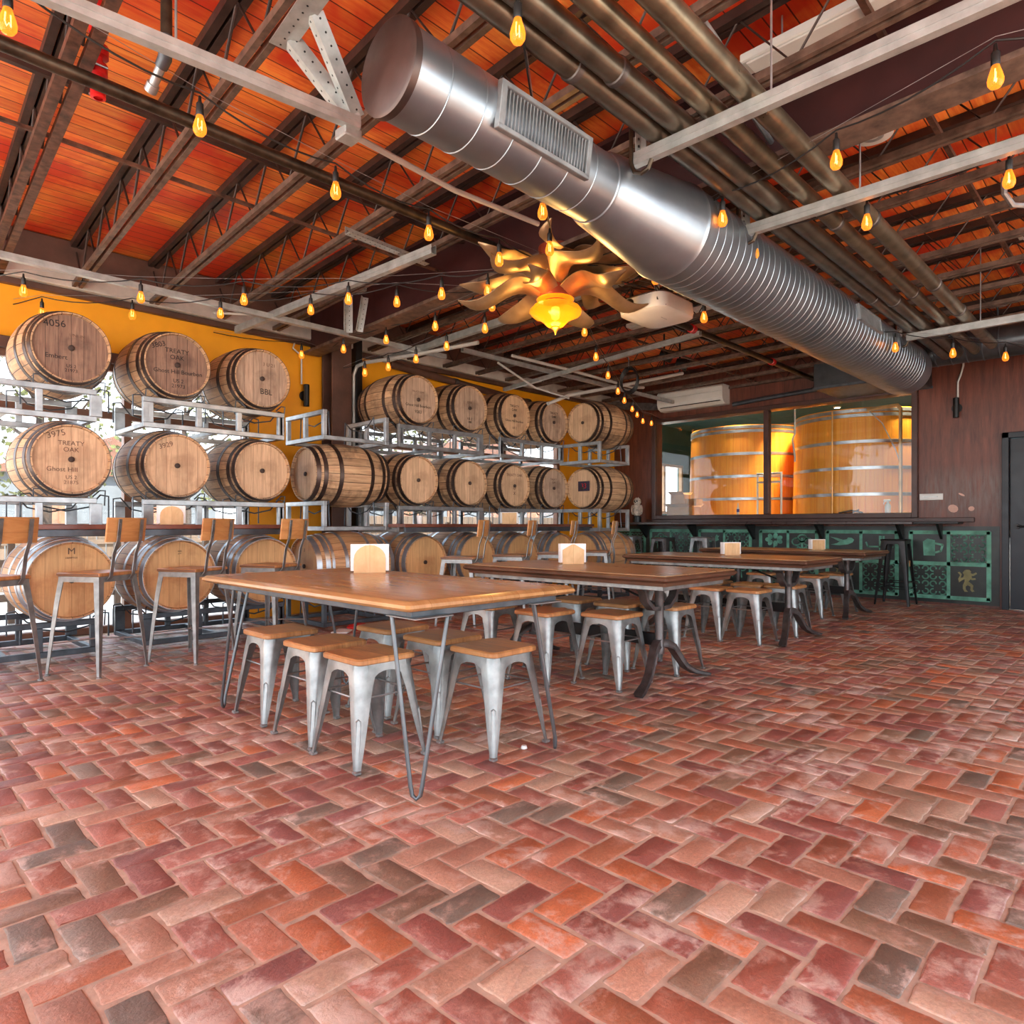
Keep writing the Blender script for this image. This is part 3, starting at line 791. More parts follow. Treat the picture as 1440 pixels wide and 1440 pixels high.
ml = [('tan', 'plain tan oak barrel half hidden by the sideways barrel, middle row', []), ('tan', 'plain tan oak barrel second from the column in the middle row', []),
      ('new', 'bright oak barrel with a round stamped crest, middle row near the corner', [('TREATY OAK', 0, .14, .05, 'ink_pale', 0), ('X', 0, -.1, .06, 'ink_pale', 0), ('o', 0, -.02, .09, 'ink_pale', 0)]),
      ('grey', 'grey oak barrel fourth from the column in the middle row', [('TREATY\nOAK', 0, .1, .04, 'ink_pale', 0)])]
bl = ['new oak barrel just right of the sideways one in the bottom row', 'new oak barrel behind the first stool-backed chair of the second counter, bottom row', 'new oak barrel third from the column in the bottom row', 'new oak barrel with bluish hoops, bottom row near the corner']
for i in range(4):
    k, l, m = tl[i]; barrel(k, (ub[3 + i], YH, ZT + .05), 0, l, m, GT)
    k, l, m = ml[i]; barrel('tan' if k == 'new' else k, (ub[3 + i], YH, ZM), 0, l, m, GM)
    barrel('new', (ub[3 + i], YH - .1, ZB), 0, bl[i], [], GB)
bs = barrel('tan', (7.82, 5.85, ZT + .05), -PI / 2, 'oak barrel lying sideways at the corner end of the top row', [], GT)
bs2 = barrel('tan', (7.82, 5.85, ZM), -PI / 2, 'oak barrel with a dark label on its head, lying sideways in the middle row', [], GM)
MB().box((.02, -L_B / 2 + .027, R_B + .03), (.2, .004, .14)).build('paper_label', plain('dark_label', lin(52, 44, 62), .6), bs2)
text('33', .1, 'red', bs2, 'label_lettering', (.02, -L_B / 2 + .0245, R_B + .03))
barrel('new', (7.82, 5.85, ZB), -PI / 2, 'new oak barrel lying sideways at the corner end of the bottom row', [], GB)

# ---- racks that carry them
RACKN = [0]
def rack(x0, x1, yf, yb, z0, z1, seats, label, mat='galv', rot=False):
    o = thing('barrel_rack', label, 'rack', ((x0 + x1) / 2, (yf + yb) / 2, z0), 0, 'steel racks between the barrels')
    t = .045
    for nm, y in (('front_frame', yf), ('rear_frame', yb)):
        m = MB()
        m.bbox(((x0 + x1) / 2, y, z1 - t / 2), (x1 - x0, t, t), .004); m.bbox(((x0 + x1) / 2, y, z0 + t / 2), (x1 - x0, t, t), .004)
        for x in [x0 + t / 2, x1 - t / 2] + [c_ for s_ in seats for c_ in (s_ - .2, s_ + .2)][:4]:
            m.bbox((x, y, (z0 + z1) / 2), (t, t * .9, z1 - z0 - 2 * t + .004), .004)
        m.build(nm, mat, o, world=True)
    for x in [x0 + t / 2, x1 - t / 2] + ([] if len(seats) < 2 else [(x0 + x1) / 2]):
        MB().bbox((x, (yf + yb) / 2, z0 + t / 2), (t * .9, yb - yf - t, t * .9), .004).build('side_bar', mat, o, world=True)
    for s_ in seats:
        for y in (yf + .11, yb - .11):
            m = MB()
            m.tube([(s_ - .3, y, z0 + .1), (s_ - .3, y, z1 + .02), (s_ - .24, y, z1 + .03), (s_ - .16, y, z1 - .07), (s_, y, z1 - .105), (s_ + .16, y, z1 - .07), (s_ + .24, y, z1 + .03), (s_ + .3, y, z1 + .02), (s_ + .3, y, z0 + .1)], .007, 6)
            m.build('cradle', 'galv_dark', o, world=True)
        m = MB(); m.tube([(s_ - .24, yf - .005, z1 - .06), (s_ - .24, yf - .03, z1 + .06), (s_ - .2, yf - .03, z1 + .06), (s_ - .15, yf - .03, z1 + .01)], .006, 6); m.build('wire_stop', 'galv_dark', o, world=True); m = MB()
        m.tube([(s_ + .15, yf - .03, z1 + .01), (s_ + .2, yf - .03, z1 + .06), (s_ + .24, yf - .03, z1 + .06), (s_ + .24, yf - .005, z1 - .06)], .006, 6)
        m.build('wire_stop', 'galv_dark', o, world=True)
yf, yb = 6.17, 6.95
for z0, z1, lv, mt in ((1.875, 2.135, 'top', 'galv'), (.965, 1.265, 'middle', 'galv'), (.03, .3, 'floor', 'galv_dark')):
    rack(.33, 1.52, yf, yb, z0, z1, [.54, ub[0]], 'steel barrel rack under the far-left %s barrels' % lv, mt)
    rack(1.86, 3.12, yf, yb, z0, z1, [ub[1], ub[2]], 'steel barrel rack under the second and third %s barrels' % lv, mt)
    dz = .05 if lv == 'top' else 0
    rack(4.48, 5.78, yf, yb, z0 + dz, z1 + dz, [ub[3], ub[4]], 'steel barrel rack under the %s barrels just right of the column' % lv, mt)
    rack(6.08, 7.32, yf, yb, z0 + dz, z1 + dz, [ub[5], ub[6]], 'steel barrel rack under the %s barrels next to the corner' % lv, mt)
    # racks turned across, for the sideways barrels
def cross_rack(x0, x1, y0, y1, z0, z1, label, mat='galv'):
    o = thing('barrel_rack', label, 'rack', ((x0 + x1) / 2, (y0 + y1) / 2, z0), 0, 'steel racks between the barrels')
    t = .045
    for nm, x in (('front_frame', x0), ('rear_frame', x1)):
        m = MB()
        for z in (z0 + t / 2, z1 - t / 2): m.bbox((x, (y0 + y1) / 2, z), (t, y1 - y0, t), .004)
        for y in (y0 + t / 2, (y0 + y1) / 2, y1 - t / 2): m.bbox((x, y, (z0 + z1) / 2), (t * .9, t, z1 - z0 - 2 * t + .004), .004)
        m.build(nm, mat, o, world=True)
    for y in (y0 + t / 2, y1 - t / 2): MB().bbox(((x0 + x1) / 2, y, z0 + t / 2), (x1 - x0 - t, t * .9, t * .9), .004).build('side_bar', mat, o, world=True)
    for x in (x0 + .1, x1 - .1):
        m = MB(); c_ = (y0 + y1) / 2
        m.tube([(x, c_ - .3, z0 + .05), (x, c_ - .28, z1), (x, c_ - .16, z1 - .09), (x, c_, z1 - .125), (x, c_ + .16, z1 - .09), (x, c_ + .28, z1), (x, c_ + .3, z0 + .05)], .007, 6)
        m.build('cradle', 'galv_dark', o, world=True)
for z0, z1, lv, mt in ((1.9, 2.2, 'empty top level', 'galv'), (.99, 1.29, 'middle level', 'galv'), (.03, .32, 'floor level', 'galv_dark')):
    cross_rack(3.46, 4.2, 5.97, 6.75, z0, z1, 'crosswise steel rack by the brown column, %s' % lv, mt)
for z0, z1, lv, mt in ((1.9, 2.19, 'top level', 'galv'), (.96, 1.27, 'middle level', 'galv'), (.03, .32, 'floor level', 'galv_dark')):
    cross_rack(7.36, 8.02, 5.5, 6.22, z0, z1, 'crosswise steel rack in the corner, %s' % lv, mt)
# ================================================================== stools
def low_stool():
    o = thing('metal_stool', 'stool', 'stool', (0, 0, 0), 0, 'low metal stools with wooden seats')
    H = .445; st, ft = .145, .19
    st_ = MB(); r = .035; a = .157
    def sq(a, r, z, n=5): return [Vector((sx * (a - r) + r * math.cos(b + k * PI / 2 / n), sy * (a - r) + r * math.sin(b + k * PI / 2 / n), z)) for sx, sy, b in ((1, 1, 0), (-1, 1, PI / 2), (-1, -1, PI), (1, -1, 1.5 * PI)) for k in range(n + 1)]
    st_.loft([sq(a - .004, r, H), sq(a, r, H + .004), sq(a, r, H + .02), sq(a - .007, r, H + .027)])
    st_.build('seat', 'seat', o, lambda q: (q.x / .11, q.y))
    for i in range(4):
        R = Matrix.Rotation(i * PI / 2, 3, 'Z')
        m = MB(); rings = []
        for t, w in ((0, .1), (.12, .082), (.3, .066), (.55, .052), (.8, .036), (.93, .026), (1, .024)):
            c = st + (ft - st) * t; z = H * (1 - t); rr = w * .55
            out = [(c - w, c), (c - rr, c)] + [(c - rr + rr * math.sin(k * PI / 8), c - rr + rr * math.cos(k * PI / 8)) for k in range(1, 4)] + [(c, c - rr), (c, c - w)]
            inn = [(x - .004 if x > c - w * .7 else x, y - .004 if y > c - w * .7 else y) for x, y in out[::-1]]
            rings.append([R @ Vector((x, y, z)) for x, y in out + inn])
        m.loft(rings)
        # pressed slot on the outer corner
        def sp(t, s_): 
            c = st + (ft - st) * t; w = .05 * (1 - t) + .02
            return R @ (Vector((c - .012, c - .012, H * (1 - t))) + Vector((s_, -s_, 0)) * .7071 + Vector((.0035, .0035, 0)))
        lp = [sp(.52 + .3 * k / 6, .010 - .003 * k / 6) for k in range(7)] + [sp(.84, 0)] + [sp(.82 - .3 * k / 6, -.007 - .003 * k / 6) for k in range(7)] + [sp(.5, 0)]
        m.tube(lp + [lp[0]], .003, 5)
        lg = m.build('leg', 'stool', o)
        cp = MB(); cp.M = Matrix.Translation(R @ Vector((ft - .01, ft - .01, 0))) @ Matrix.Rotation(i * PI / 2, 4, 'Z'); cp.bbox((0, 0, .008), (.03, .03, .016), .004); cp.build('foot_cap', 'leg', lg)
        # arched skirt panel
        m = MB(); n = 8; up = []; lo = []
        for k in range(n + 1):
            x = -.1 + .2 * k / n
            up.append((x, H)); lo.append((x, H - .035 - .05 * abs(x / .1) ** 2.5))
        R2 = Matrix.Rotation(i * PI / 2, 3, 'Z')
        m.prism(up + lo[::-1], .003, lambda p, z, d: R2 @ Vector((p, -st - (H - z) * .1 + d, z)))
        m.build('skirt', 'stool', o)
    m = MB(); zb = .3; cb = st + (ft - st) * (1 - zb / H) - .02
    for k in range(4):
        a0, a1 = [Vector((cb * sx, cb * sy, zb)) for sx, sy in (((1, 1), (-1, 1), (-1, -1), (1, -1))[k], ((1, 1), (-1, 1), (-1, -1), (1, -1))[(k + 1) % 4])]
        m.cyl(a0, a1, .0045, None, 6)
    m.build('brace', 'leg', o)
    return o
PS = low_stool(); PSC = list(PS.children); usedS = [False]
def put(proto, ch, used, x, y, rz, label, group):
    if not used[0]:
        used[0] = True; proto.matrix_basis = Matrix.Translation((x, y, 0)) @ Matrix.Rotation(rz, 4, 'Z'); proto['label'] = label; return proto
    return dup(proto, (x, y, 0), rz, label, group, ch)
GS = 'low metal stools with wooden seats'
for x, y, rz, lab in (
    (1.735, 2.61, .0, 'metal stool standing farthest forward under the big hairpin-leg table'), (1.755, 3.03, .02, 'metal stool in the middle of the near side of the hairpin-leg table'),
    (1.77, 3.53, -.02, 'metal stool at the far-left corner of the hairpin-leg table'), (2.245, 2.32, .02, 'metal stool at the right front corner of the hairpin-leg table'),
    (2.275, 2.735, .0, 'metal stool tucked behind the right front one at the hairpin-leg table'), (2.29, 3.2, .05, 'metal stool half hidden under the hairpin-leg table, far side'),
    (3.42, 3.03, .0, 'left stool of the front pair at the second table'), (3.64, 2.63, .02, 'stool in front, just left of the second table pedestal'),
    (4.29, 2.6, .0, 'stool just right of the second table pedestal'), (4.15, 3.35, .0, 'far stool at the back side of the second table'),
    (4.17, 2.93, .0, 'stool behind the pedestal on the back side of the second table'), (3.4, 3.55, .06, 'stool at the far-left end of the second table'),
    (5.79, 3.05, .0, 'left stool of the front pair at the third table'), (5.81, 2.69, .0, 'right stool of the front pair at the third table'),
    (6.46, 2.63, .0, 'stool just right of the third table pedestal'), (6.4, 3.35, .0, 'far stool at the back side of the third table'), (6.42, 2.95, .0, 'middle stool at the back side of the third table'),
    (5.78, 3.5, .0, 'stool at the far-left end of the third table'),
    (7.92, 2.92, .0, 'stool in front of the fourth table, right of centre'), (8.5, 2.85, .0, 'stool behind the pedestal of the fourth table'), (7.95, 3.5, .0, 'stool at the left of the fourth table'), (8.55, 3.4, .0, 'stool at the far side of the fourth table')):
    put(PS, PSC, usedS, x, y, rz, lab, GS)
# tall backless stools under the back counter
def tall_stool(x, y, label, mat, H=.74, ft=.2, group=None, rz=0):
    o = thing('tall_stool', label, 'bar stool', (x, y, 0), rz, group)
    s_ = MB(); s_.bbox((0, 0, H - .012), (.3, .3, .024), .02); s_.build('seat', mat, o)
    for i in range(4):
        R = Matrix.Rotation(i * PI / 2, 3, 'Z'); m = MB(); rings = []
        for t, w in ((0, .085), (.2, .06), (.6, .045), (1, .026)):
            c = .145 + (ft - .145) * t; z = (H - .02) * (1 - t)
            out = [(c - w, c), (c - w * .4, c), (c - .1 * w, c - .1 * w), (c, c - w * .4), (c, c - w)]
            inn = [(p - .004 if p > c - w * .7 else p, q - .004 if q > c - w * .7 else q) for p, q in out[::-1]]
            rings.append([R @ Vector((p, q, z)) for p, q in out + inn])
        m.loft(rings); m.build('leg', mat, o)
        m = MB(); m.prism([(-.1, H - .02), (.1, H - .02), (.1, H - .11), (.06, H - .06), (-.06, H - .06), (-.1, H - .11)], .003, lambda p, z, d: R @ Vector((p, -.146 + d, z))); m.build('skirt', mat, o)
    m = MB()
    for zb in (.22, .3):
        cb = .145 + (ft - .145) * (1 - zb / H) - .01
        for k in range(4):
            a0, a1 = [Vector((cb * sx, cb * sy, zb)) for sx, sy in (((1, 1), (-1, 1), (-1, -1), (1, -1))[k], ((1, 1), (-1, 1), (-1, -1), (1, -1))[(k + 1) % 4])]
            m.cyl(a0, a1, .006, None, 6)
    m.build('foot_ring', mat, o)
    return o
bsx = tall_stool(9.88, 2.56, 'black metal bar stool in front of the stencilled dado near the door', 'black', .86, .21)
tg = MB().bbox((-.11, -.19, .55), (.05, .003, .075), .001); tg.build('paper_tag', 'card', bsx)
tall_stool(9.7, 6.62, 'pale grey backless bar stool at the left end of the back counter', 'leg', .86, .2, 'backless stools at the back counter')
tall_stool(9.7, 5.97, 'dark backless bar stool second from the left at the back counter', 'iron', .84, .2, 'backless stools at the back counter')
tall_stool(9.7, 5.25, 'grey backless bar stool third from the left at the back counter', 'leg', .86, .2, 'backless stools at the back counter')

# ---- bar chairs
def bar_chair():
    o = thing('bar_chair', 'chair', 'bar chair', (0, 0, 0), 0, 'bar chairs along the barrel counters')
    H = .69
    s_ = MB(); s_.bbox((0, 0, H + .012), (.36, .36, .026), .006); s_.build('seat', 'seat', o, lambda q: (q.x / .09, q.y))
    f = MB()
    for k in range(4):
        R = Matrix.Rotation(k * PI / 2, 3, 'Z'); f.prism([(-.17, H), (.17, H), (.17, H - .04), (-.17, H - .04)], .004, lambda p, z, d: R @ Vector((p, -.17 + d, z)))
    f.build('seat_frame', 'leg', o)
    for sx in (-1, 1):
        for sy in (-1, 1):
            m = MB(); rings = []
            for t, w in ((0, .045), (.25, .04), (.6, .03), (1, .02)):
                c = .168 + .055 * t ** .8; z = (H - .005) * (1 - t) + .012 * t
                pts = [(c - w, c), (c, c), (c, c - w), (c - .005, c - w), (c - .005, c - .005), (c - w, c - .005)]
                rings.append([Vector((sx * p, sy * q, z)) for p, q in (pts if sx * sy > 0 else pts[::-1])])
            m.loft(rings); lg = m.build('leg', 'leg', o)
            MB().lathe([(0, 0), (.018, 0), (.018, .008), (.008, .012), (.008, .03), (0, .03)], 12, (sx * .214, sy * .214, 0)).build('foot_pad', 'leg', lg)
    br = MB()
    for a, b in (((-1, -1), (1, 1)), ((-1, 1), (1, -1))):
        br.tube([(a[0] * .2, a[1] * .2, .22), (0, 0, .225 + .01 * a[1]), (b[0] * .2, b[1] * .2, .22)], .006, 6)
    br.build('brace', 'leg', o)
    bk = MB(); bars = MB()
    n = 10; front = []; 
    for k in range(n + 1):
        x = -.175 + .35 * k / n; front.append((x, -.2 - .03 * (1 - (x / .175) ** 2)))
    poly = front + [(x, y - .012) for x, y in front[::-1]]
    bk.prism(poly, .17, lambda x, y, d: (x, y - .02 * d / .17 - .02, .93 + d))
    bk.build('backrest', 'ply', o, lambda q: (q.z / .2, q.x))
    for sx in (-.1, .1):
        pts = [(sx, -.12, H - .03), (sx, -.175, H - .028), (sx, -.2, H + .0), (sx, -.225, .85), (sx, -.262, .945), (sx, -.28, 1.09)]
        rings = [[Vector(p) + Vector(q) for q in ((-.014, 0, 0), (.014, 0, 0), (.014, -.005, -.001), (-.014, -.005, -.001))] for p in pts]
        b_ = MB(); b_.loft(rings)
        for z in (.97, 1.06): b_.lathe([(0, -.006), (.006, -.006), (.006, 0)], 8, (sx, -.27 - .1 * (z - .97), z), 'Y')
        b_.build('back_bar', 'leg', o)
    return o
PC = bar_chair(); PCC = list(PC.children); usedC = [False]
for i, (x, y, a) in enumerate(((.72, 5.52, .5), (1.37, 5.5, .55), (2.02, 5.49, .5), (2.68, 5.52, .45), (4.72, 5.35, .5), (5.47, 5.35, .5), (6.22, 5.35, .5), (7.02, 5.33, .5))):
    put(PC, PCC, usedC, x, y, a, ['bar chair cut off at the left edge of the photo', 'bar chair in front of the barrel with the M crest', 'bar chair in front of the second bottom barrel', 'bar chair beside the left corner of the hairpin-leg table',
        'first bar chair at the far counter, right of the napkin stand', 'second bar chair at the far counter', 'third bar chair at the far counter', 'fourth bar chair at the far counter, nearest the corner'][i], 'bar chairs along the barrel counters')

# ---- counters
def counter(x0, x1, y0, y1, z, label, legs, mat='bar', edge='galv_dark'):
    o = thing('bar_counter', label, 'counter', ((x0 + x1) / 2, (y0 + y1) / 2, 0))
    MB().bbox(((x0 + x1) / 2, (y0 + y1) / 2, z - .018), (x1 - x0, y1 - y0, .036), .004).build('counter_top', mat, o, lambda q: (q.y / .12, q.x), world=True)
    MB().bbox(((x0 + x1) / 2, y0 + .03, z - .062), (x1 - x0 - .04, .03, .05), .003).build('apron', edge, o, world=True)
    for x in legs:
        m = MB(); m.beam((x, y0 + .05, z - .05), (x, y1 + .19, z - .05), .03, .025); m.build('bracket', edge, o, world=True)
    return o
counter(-.6, 3.07, 5.66, 5.96, 1.052, 'dark bar counter in front of the three leftmost barrels', (.6, 1.4, 2.2, 2.9))
counter(4.2, 7.42, 5.66, 5.96, 1.06, 'dark bar counter in front of the barrels near the corner', (4.8, 5.6, 6.4, 7.2))
o = thing('wall_counter', 'dark ledge counter under the brewery window', 'counter', (9.98, 4.8, 1.02))
m = MB(); m.bbox((10.06, 4.82, 1.075), (.34, 4.9, .04), .006); m.build('counter_top', plain('dark_counter_wood', lin(58, 38, 34), .3), o, world=True)
for y in (2.55, 3.6, 4.64, 5.66, 6.62):
    m = MB(); m.prism([(10.23, 1.055), (9.95, 1.055), (10.23, .82)], .04, lambda a, b, d: (a, y + d, b)); m.build('bracket', 'black', o, world=True)
o = thing('wall_shelf', 'small dark shelf on a bracket left of the door, right end of the ledge', 'shelf', (10.1, 2.1, 1.02))
MB().bbox((10.08, 2.12, 1.075), (.3, .5, .03), .005).build('shelf_board', 'black', o, world=True)
MB().prism([(10.236, 1.06), (10.0, 1.06), (10.236, .86)], .03, lambda a, b, d: (a, 2.1 + d, b)).build('bracket', 'black', o, world=True)

# ---- tables
def top_slab(o, x0, x1, y0, y1, z, mat, edge, live=False):
    m = MB(); c = ((x0 + x1) / 2, (y0 + y1) / 2); w, h = x1 - x0, y1 - y0
    def ring(ins, zz, rr=.012):
        X, Y = w / 2 - ins, h / 2 - ins
        return [Vector((c[0] + a, c[1] + b, zz)) for a, b in ((X, -Y + rr), (X, Y - rr), (X - rr, Y), (-X + rr, Y), (-X, Y - rr), (-X, -Y + rr), (-X + rr, -Y), (X - rr, -Y))]
    if live:
        m.loft([ring(.03, z - .042), ring(.008, z - .036), ring(0, z - .026), ring(.004, z - .014), ring(.02, z - .002), ring(.028, z)])
        m.build('tabletop', mat, o, lambda q: (q.x / .16, q.y), world=True)
    else:
        m.loft([ring(.012, z - .012), ring(.012, z)]); m.build('tabletop', mat, o, lambda q: (q.x / .15, q.y), world=True)
        m = MB(); m.loft([ring(.035, z - .066), ring(.03, z - .046), ring(.014, z - .04), ring(.002, z - .03), ring(0, z - .016), ring(.01, z - .004), ring(.014, z - .0125)])
        m.build('moulded_edge', edge, o, lambda q: (.5, q.y + q.x), world=True)
    f = MB()
    for a, b, d1, d2 in ((x0 + .085, c[1], .03, h - .2), (x1 - .085, c[1], .03, h - .2), (c[0], y0 + .085, w - .14, .03), (c[0], y1 - .085, w - .14, .03)):
        f.bbox((a, b, z - (.058 if live else .08)), (d1, d2, .03), .003)
    f.build('apron_frame', 'galv_dark' if live else 'leg', o, world=True)
def hairpin_table():
    x0, x1, y0, y1, z = 1.485, 2.47, 1.985, 3.92, .765
    o = thing('hairpin_table', 'large honey-coloured wooden table on steel hairpin legs, nearest the camera', 'table', ((x0 + x1) / 2, (y0 + y1) / 2, 0))
    top_slab(o, x0, x1, y0, y1, z, 'table', None, True)
    for sx, sy, fx, fy in ((1, 1, 1.56, 2.03), (-1, 1, 2.375, 2.04), (1, -1, 1.58, 3.84), (-1, -1, 2.38, 3.84)):
        m = MB(); zt = z - .074
        f = Vector((fx, fy, .012)); a = Vector((fx + sx * -.005, fy + sy * .15, zt)); b = Vector((fx + sx * .15, fy - sy * .005, zt))
        d = (b - a).normalized() * .022
        m.tube([a, f - d + Vector((0, 0, .05)), f - d * .7 + Vector((0, 0, .014)), f, f + d * .7 + Vector((0, 0, .014)), f + d + Vector((0, 0, .05)), b], .0085, 10)
        lg = m.build('leg', 'hairpin', o, world=True)
        p = MB(); p.bbox(((a.x + b.x) / 2, (a.y + b.y) / 2, zt + .003), (.19, .19, .006), .002); p.build('mounting_plate', 'leg', lg, world=False) if False else p.build('mounting_plate', 'leg', o, world=True)
hairpin_table()
def trestle_table(x0, x1, y0, y1, z, label):
    cx = (x0 + x1) / 2
    o = thing('trestle_table', label, 'table', (cx, (y0 + y1) / 2, 0))
    top_slab(o, x0, x1, y0, y1, z, 'table2', 'table_edge')
    zt = z - .096
    for s_, y in ((1, y0 + .33), (-1, y1 - .33)):
        ped = MB(); ped.lathe([(.034, .2), (.036, .24), (.03, .25), (.03, zt - .05), (.034, zt - .04), (.034, zt)], 16, (cx, y, 0)); 
        p = ped.build('pedestal_post', 'iron', o, world=True)
        yk = MB()
        for sx in (-1, 1):
            pts = [(cx + sx * .02, y, .5), (cx + sx * .1, y, .505), (cx + sx * .17, y, .56), (cx + sx * .2, y, .63), (cx + sx * .24, y, zt)]
            rings = []
            for i, q in enumerate(pts):
                t = Vector(pts[min(i + 1, 4)]) - Vector(pts[max(i - 1, 0)]); t.normalize(); nn = Vector((-t.z, 0, t.x)) * .014
                rings.append([Vector(q) + nn + Vector((0, .028, 0)), Vector(q) + nn - Vector((0, .028, 0)), Vector(q) - nn - Vector((0, .028, 0)), Vector(q) - nn + Vector((0, .028, 0))])
            yk.loft(rings)
        yk.bbox((cx, y, zt - .008), (.54, .07, .016), .003); yk.build('yoke', 'iron', o, world=True)
        for sx in (-1, 1):
            ft = MB(); rings = []
            prof = [(.0, .27, .05), (.05, .265, .046), (.11, .235, .04), (.16, .17, .036), (.22, .095, .032), (.3, .05, .028), (.37, .028, .024), (.415, .02, .02), (.43, .014, .012)]
            for i, (d, zz, th) in enumerate(prof):
                d0, z0, _ = prof[max(i - 1, 0)]; d1, z1, _ = prof[min(i + 1, len(prof) - 1)]
                t = Vector((d1 - d0, z1 - z0)).normalized(); nx, nz = -t.y * th * .55, t.x * th * .55
                yy = y - s_ * .12 * (d / .43)
                wy = .026 + .006 * (i > 5)
                q = lambda a, b_: Vector((cx + sx * (d + nx * a), yy + b_ * wy, max(.0, zz + nz * a)))
                ring = [q(1, 1), q(1, -1), q(.55, -.75), q(-.55, -.75), q(-1, -1), q(-1, 1), q(-.55, .75), q(.55, .75)]
                rings.append(ring if sx > 0 else ring[::-1])
            ft.loft(rings); ft.build('claw_foot', 'iron', o, world=True)
    m = MB(); m.bbox((cx, (y0 + y1) / 2, .29), (.022, y1 - y0 - .68, .085), .004); m.build('stretcher', 'black', o, world=True)
    m = MB()
    for s_, y in ((1, y0 + .33), (-1, y1 - .33)): m.cyl((cx, y, zt - .14), (cx, y + s_ * .38, zt - .01), .008, None, 8)
    m.build('brace_rod', 'black', o, world=True)
trestle_table(3.4, 4.3, 2.07, 3.86, .75, 'dark-edged trestle table on cast iron feet, second from the camera')
trestle_table(5.7, 6.58, 2.14, 4.0, .75, 'dark-edged trestle table on cast iron feet, third from the camera')
trestle_table(7.82, 8.72, 2.32, 4.3, .75, 'dark-edged trestle table farthest away, beside the stencilled dado')

# ---- napkin stands
def napkins(x, y, z, rz, shape, label, w=.17, h=.15):
    o = thing('napkin_holder', label, 'napkin holder', (x, y, z), rz, 'plywood napkin holders')
    if shape == 'round': poly = [(-w / 2, 0), (w / 2, 0), (w / 2, h * .5)] + [(w / 2 * math.cos(k * PI / 10), h * .5 + h * .5 * math.sin(k * PI / 10)) for k in range(1, 10)] + [(-w / 2, h * .5)]
    elif shape == 'house': poly = [(-w / 2, 0), (w / 2, 0), (w / 2, h * .72), (w * .06, h), (-w * .06, h), (-w / 2, h * .72)]
    else: poly = [(-w / 2, 0), (w / 2, 0), (w / 2, h), (-w / 2, h)]
    for y0 in (-.04, .034): MB().prism(poly, .006, lambda a, b, d: (a, y0 + d, b)).build('wooden_plate', 'holder', o, lambda q: (q.x / .3, q.z))
    MB().bbox((0, 0, .006), (w, .068, .012), .002).build('holder_base', 'holder', o, lambda q: (q.x / .3, q.y))
    nn = MB()
    for k in range(11): nn.box((.006 * math.sin(k * 2.1), -.03 + .006 * k, .012 + h * .47), (w * 1.16, .0045, h * .94 + .004 * math.sin(k)))
    nn.build('napkin_stack', 'paper', o)
napkins(2.28, 3.42, .765, -.6, 'round', 'round-topped plywood napkin holder on the hairpin-leg table', .185, .165)
napkins(4.02, 3.28, .75, -.6, 'house', 'house-shaped plywood napkin holder on the second table')
napkins(6.28, 3.1, .75, -.6, 'box', 'square plywood napkin holder on the third table', .16, .12)
napkins(8.3, 3.0, .75, -.6, 'box', 'square plywood napkin holder on the farthest table', .16, .12)
napkins(1.97, 5.82, 1.052, -.2, 'round', 'plywood napkin holder on the left bar counter behind a chair', .17, .15)
napkins(5.9, 5.82, 1.06, -.6, 'box', 'plywood napkin holder on the far bar counter', .18, .14)
# cup and little things
o = thing('paper_cup', 'small paper cup at the right end of the left bar counter', 'cup', (3.3, 5.82, .0))
o.location = at(492, 737, v=5.8) ; o.location = (4.5, 5.8, 1.06)
MB().lathe([(0, 0), (.026, 0), (.034, .09), (.031, .09), (.024, .004), (0, .004)], 16).build('cup', 'paper', o)
o['label'] = 'small paper cup at the left end of the far bar counter'
o = thing('owl_decoy', 'pale owl decoy standing on the left end of the ledge counter', 'figurine', (10.0, 6.68, 1.095))
MB().lathe([(0, 0), (.07, 0), (.07, .1), (.05, .115), (0, .115)], 16).build('base', 'black', o)
b = MB(); b.lathe([(.04, .11), (.075, .15), (.085, .22), (.07, .29), (.05, .315), (.066, .35), (.066, .385), (.045, .42), (0, .43)], 20); b.build('body', 'owl', o)
e = MB()
for s_ in (-1, 1):
    e.lathe([(.017, 0), (0, .03)], 8, (s_ * .022, s_ * .035, .415)); 
e.build('ear_tuft', 'owl', o)
e = MB()
for s_ in (-1, 1): e.lathe([(0, -.008), (.014, -.006), (.014, 0)], 10, (-.06, s_ * .026 - .01, .37), 'X')
e.build('eye', 'black', o)
e = MB(); e.lathe([(0, -.03), (.01, -.012), (.01, 0)], 8, (-.062, -.008, .35), 'X'); e.build('beak', 'iron', o)
for s_ in (-1, 1):
    w_ = MB(); w_.prism(blob(0, .22, .035, .085, 12), .02, lambda a, b_, d: (a * 1.4 - .01, s_ * (.07 + d), b_)); w_.build('wing', 'owl', o)
o = thing('metal_nut', 'small pale bottle cap lying on the bricks near the right hairpin leg', 'bottle cap', at(737, 1053, z=.0)); MB().lathe([(0, .016), (.012, .016), (.016, .003), (.014, .003), (.011, .012), (0, .012)], 12).build('cap', 'white', o)
o = thing('red_bag', 'crumpled red and white snack bag on the floor behind the hairpin-leg table', 'bag', (3.72, 5.8, 0), .4)
b = MB(); b.bbox((0, 0, .03), (.2, .14, .06), .025); b.build('bag', 'red', o); MB().bbox((-.18, .05, .008), (.22, .16, .016), .006, .3).build('paper_tray', 'paper', o)
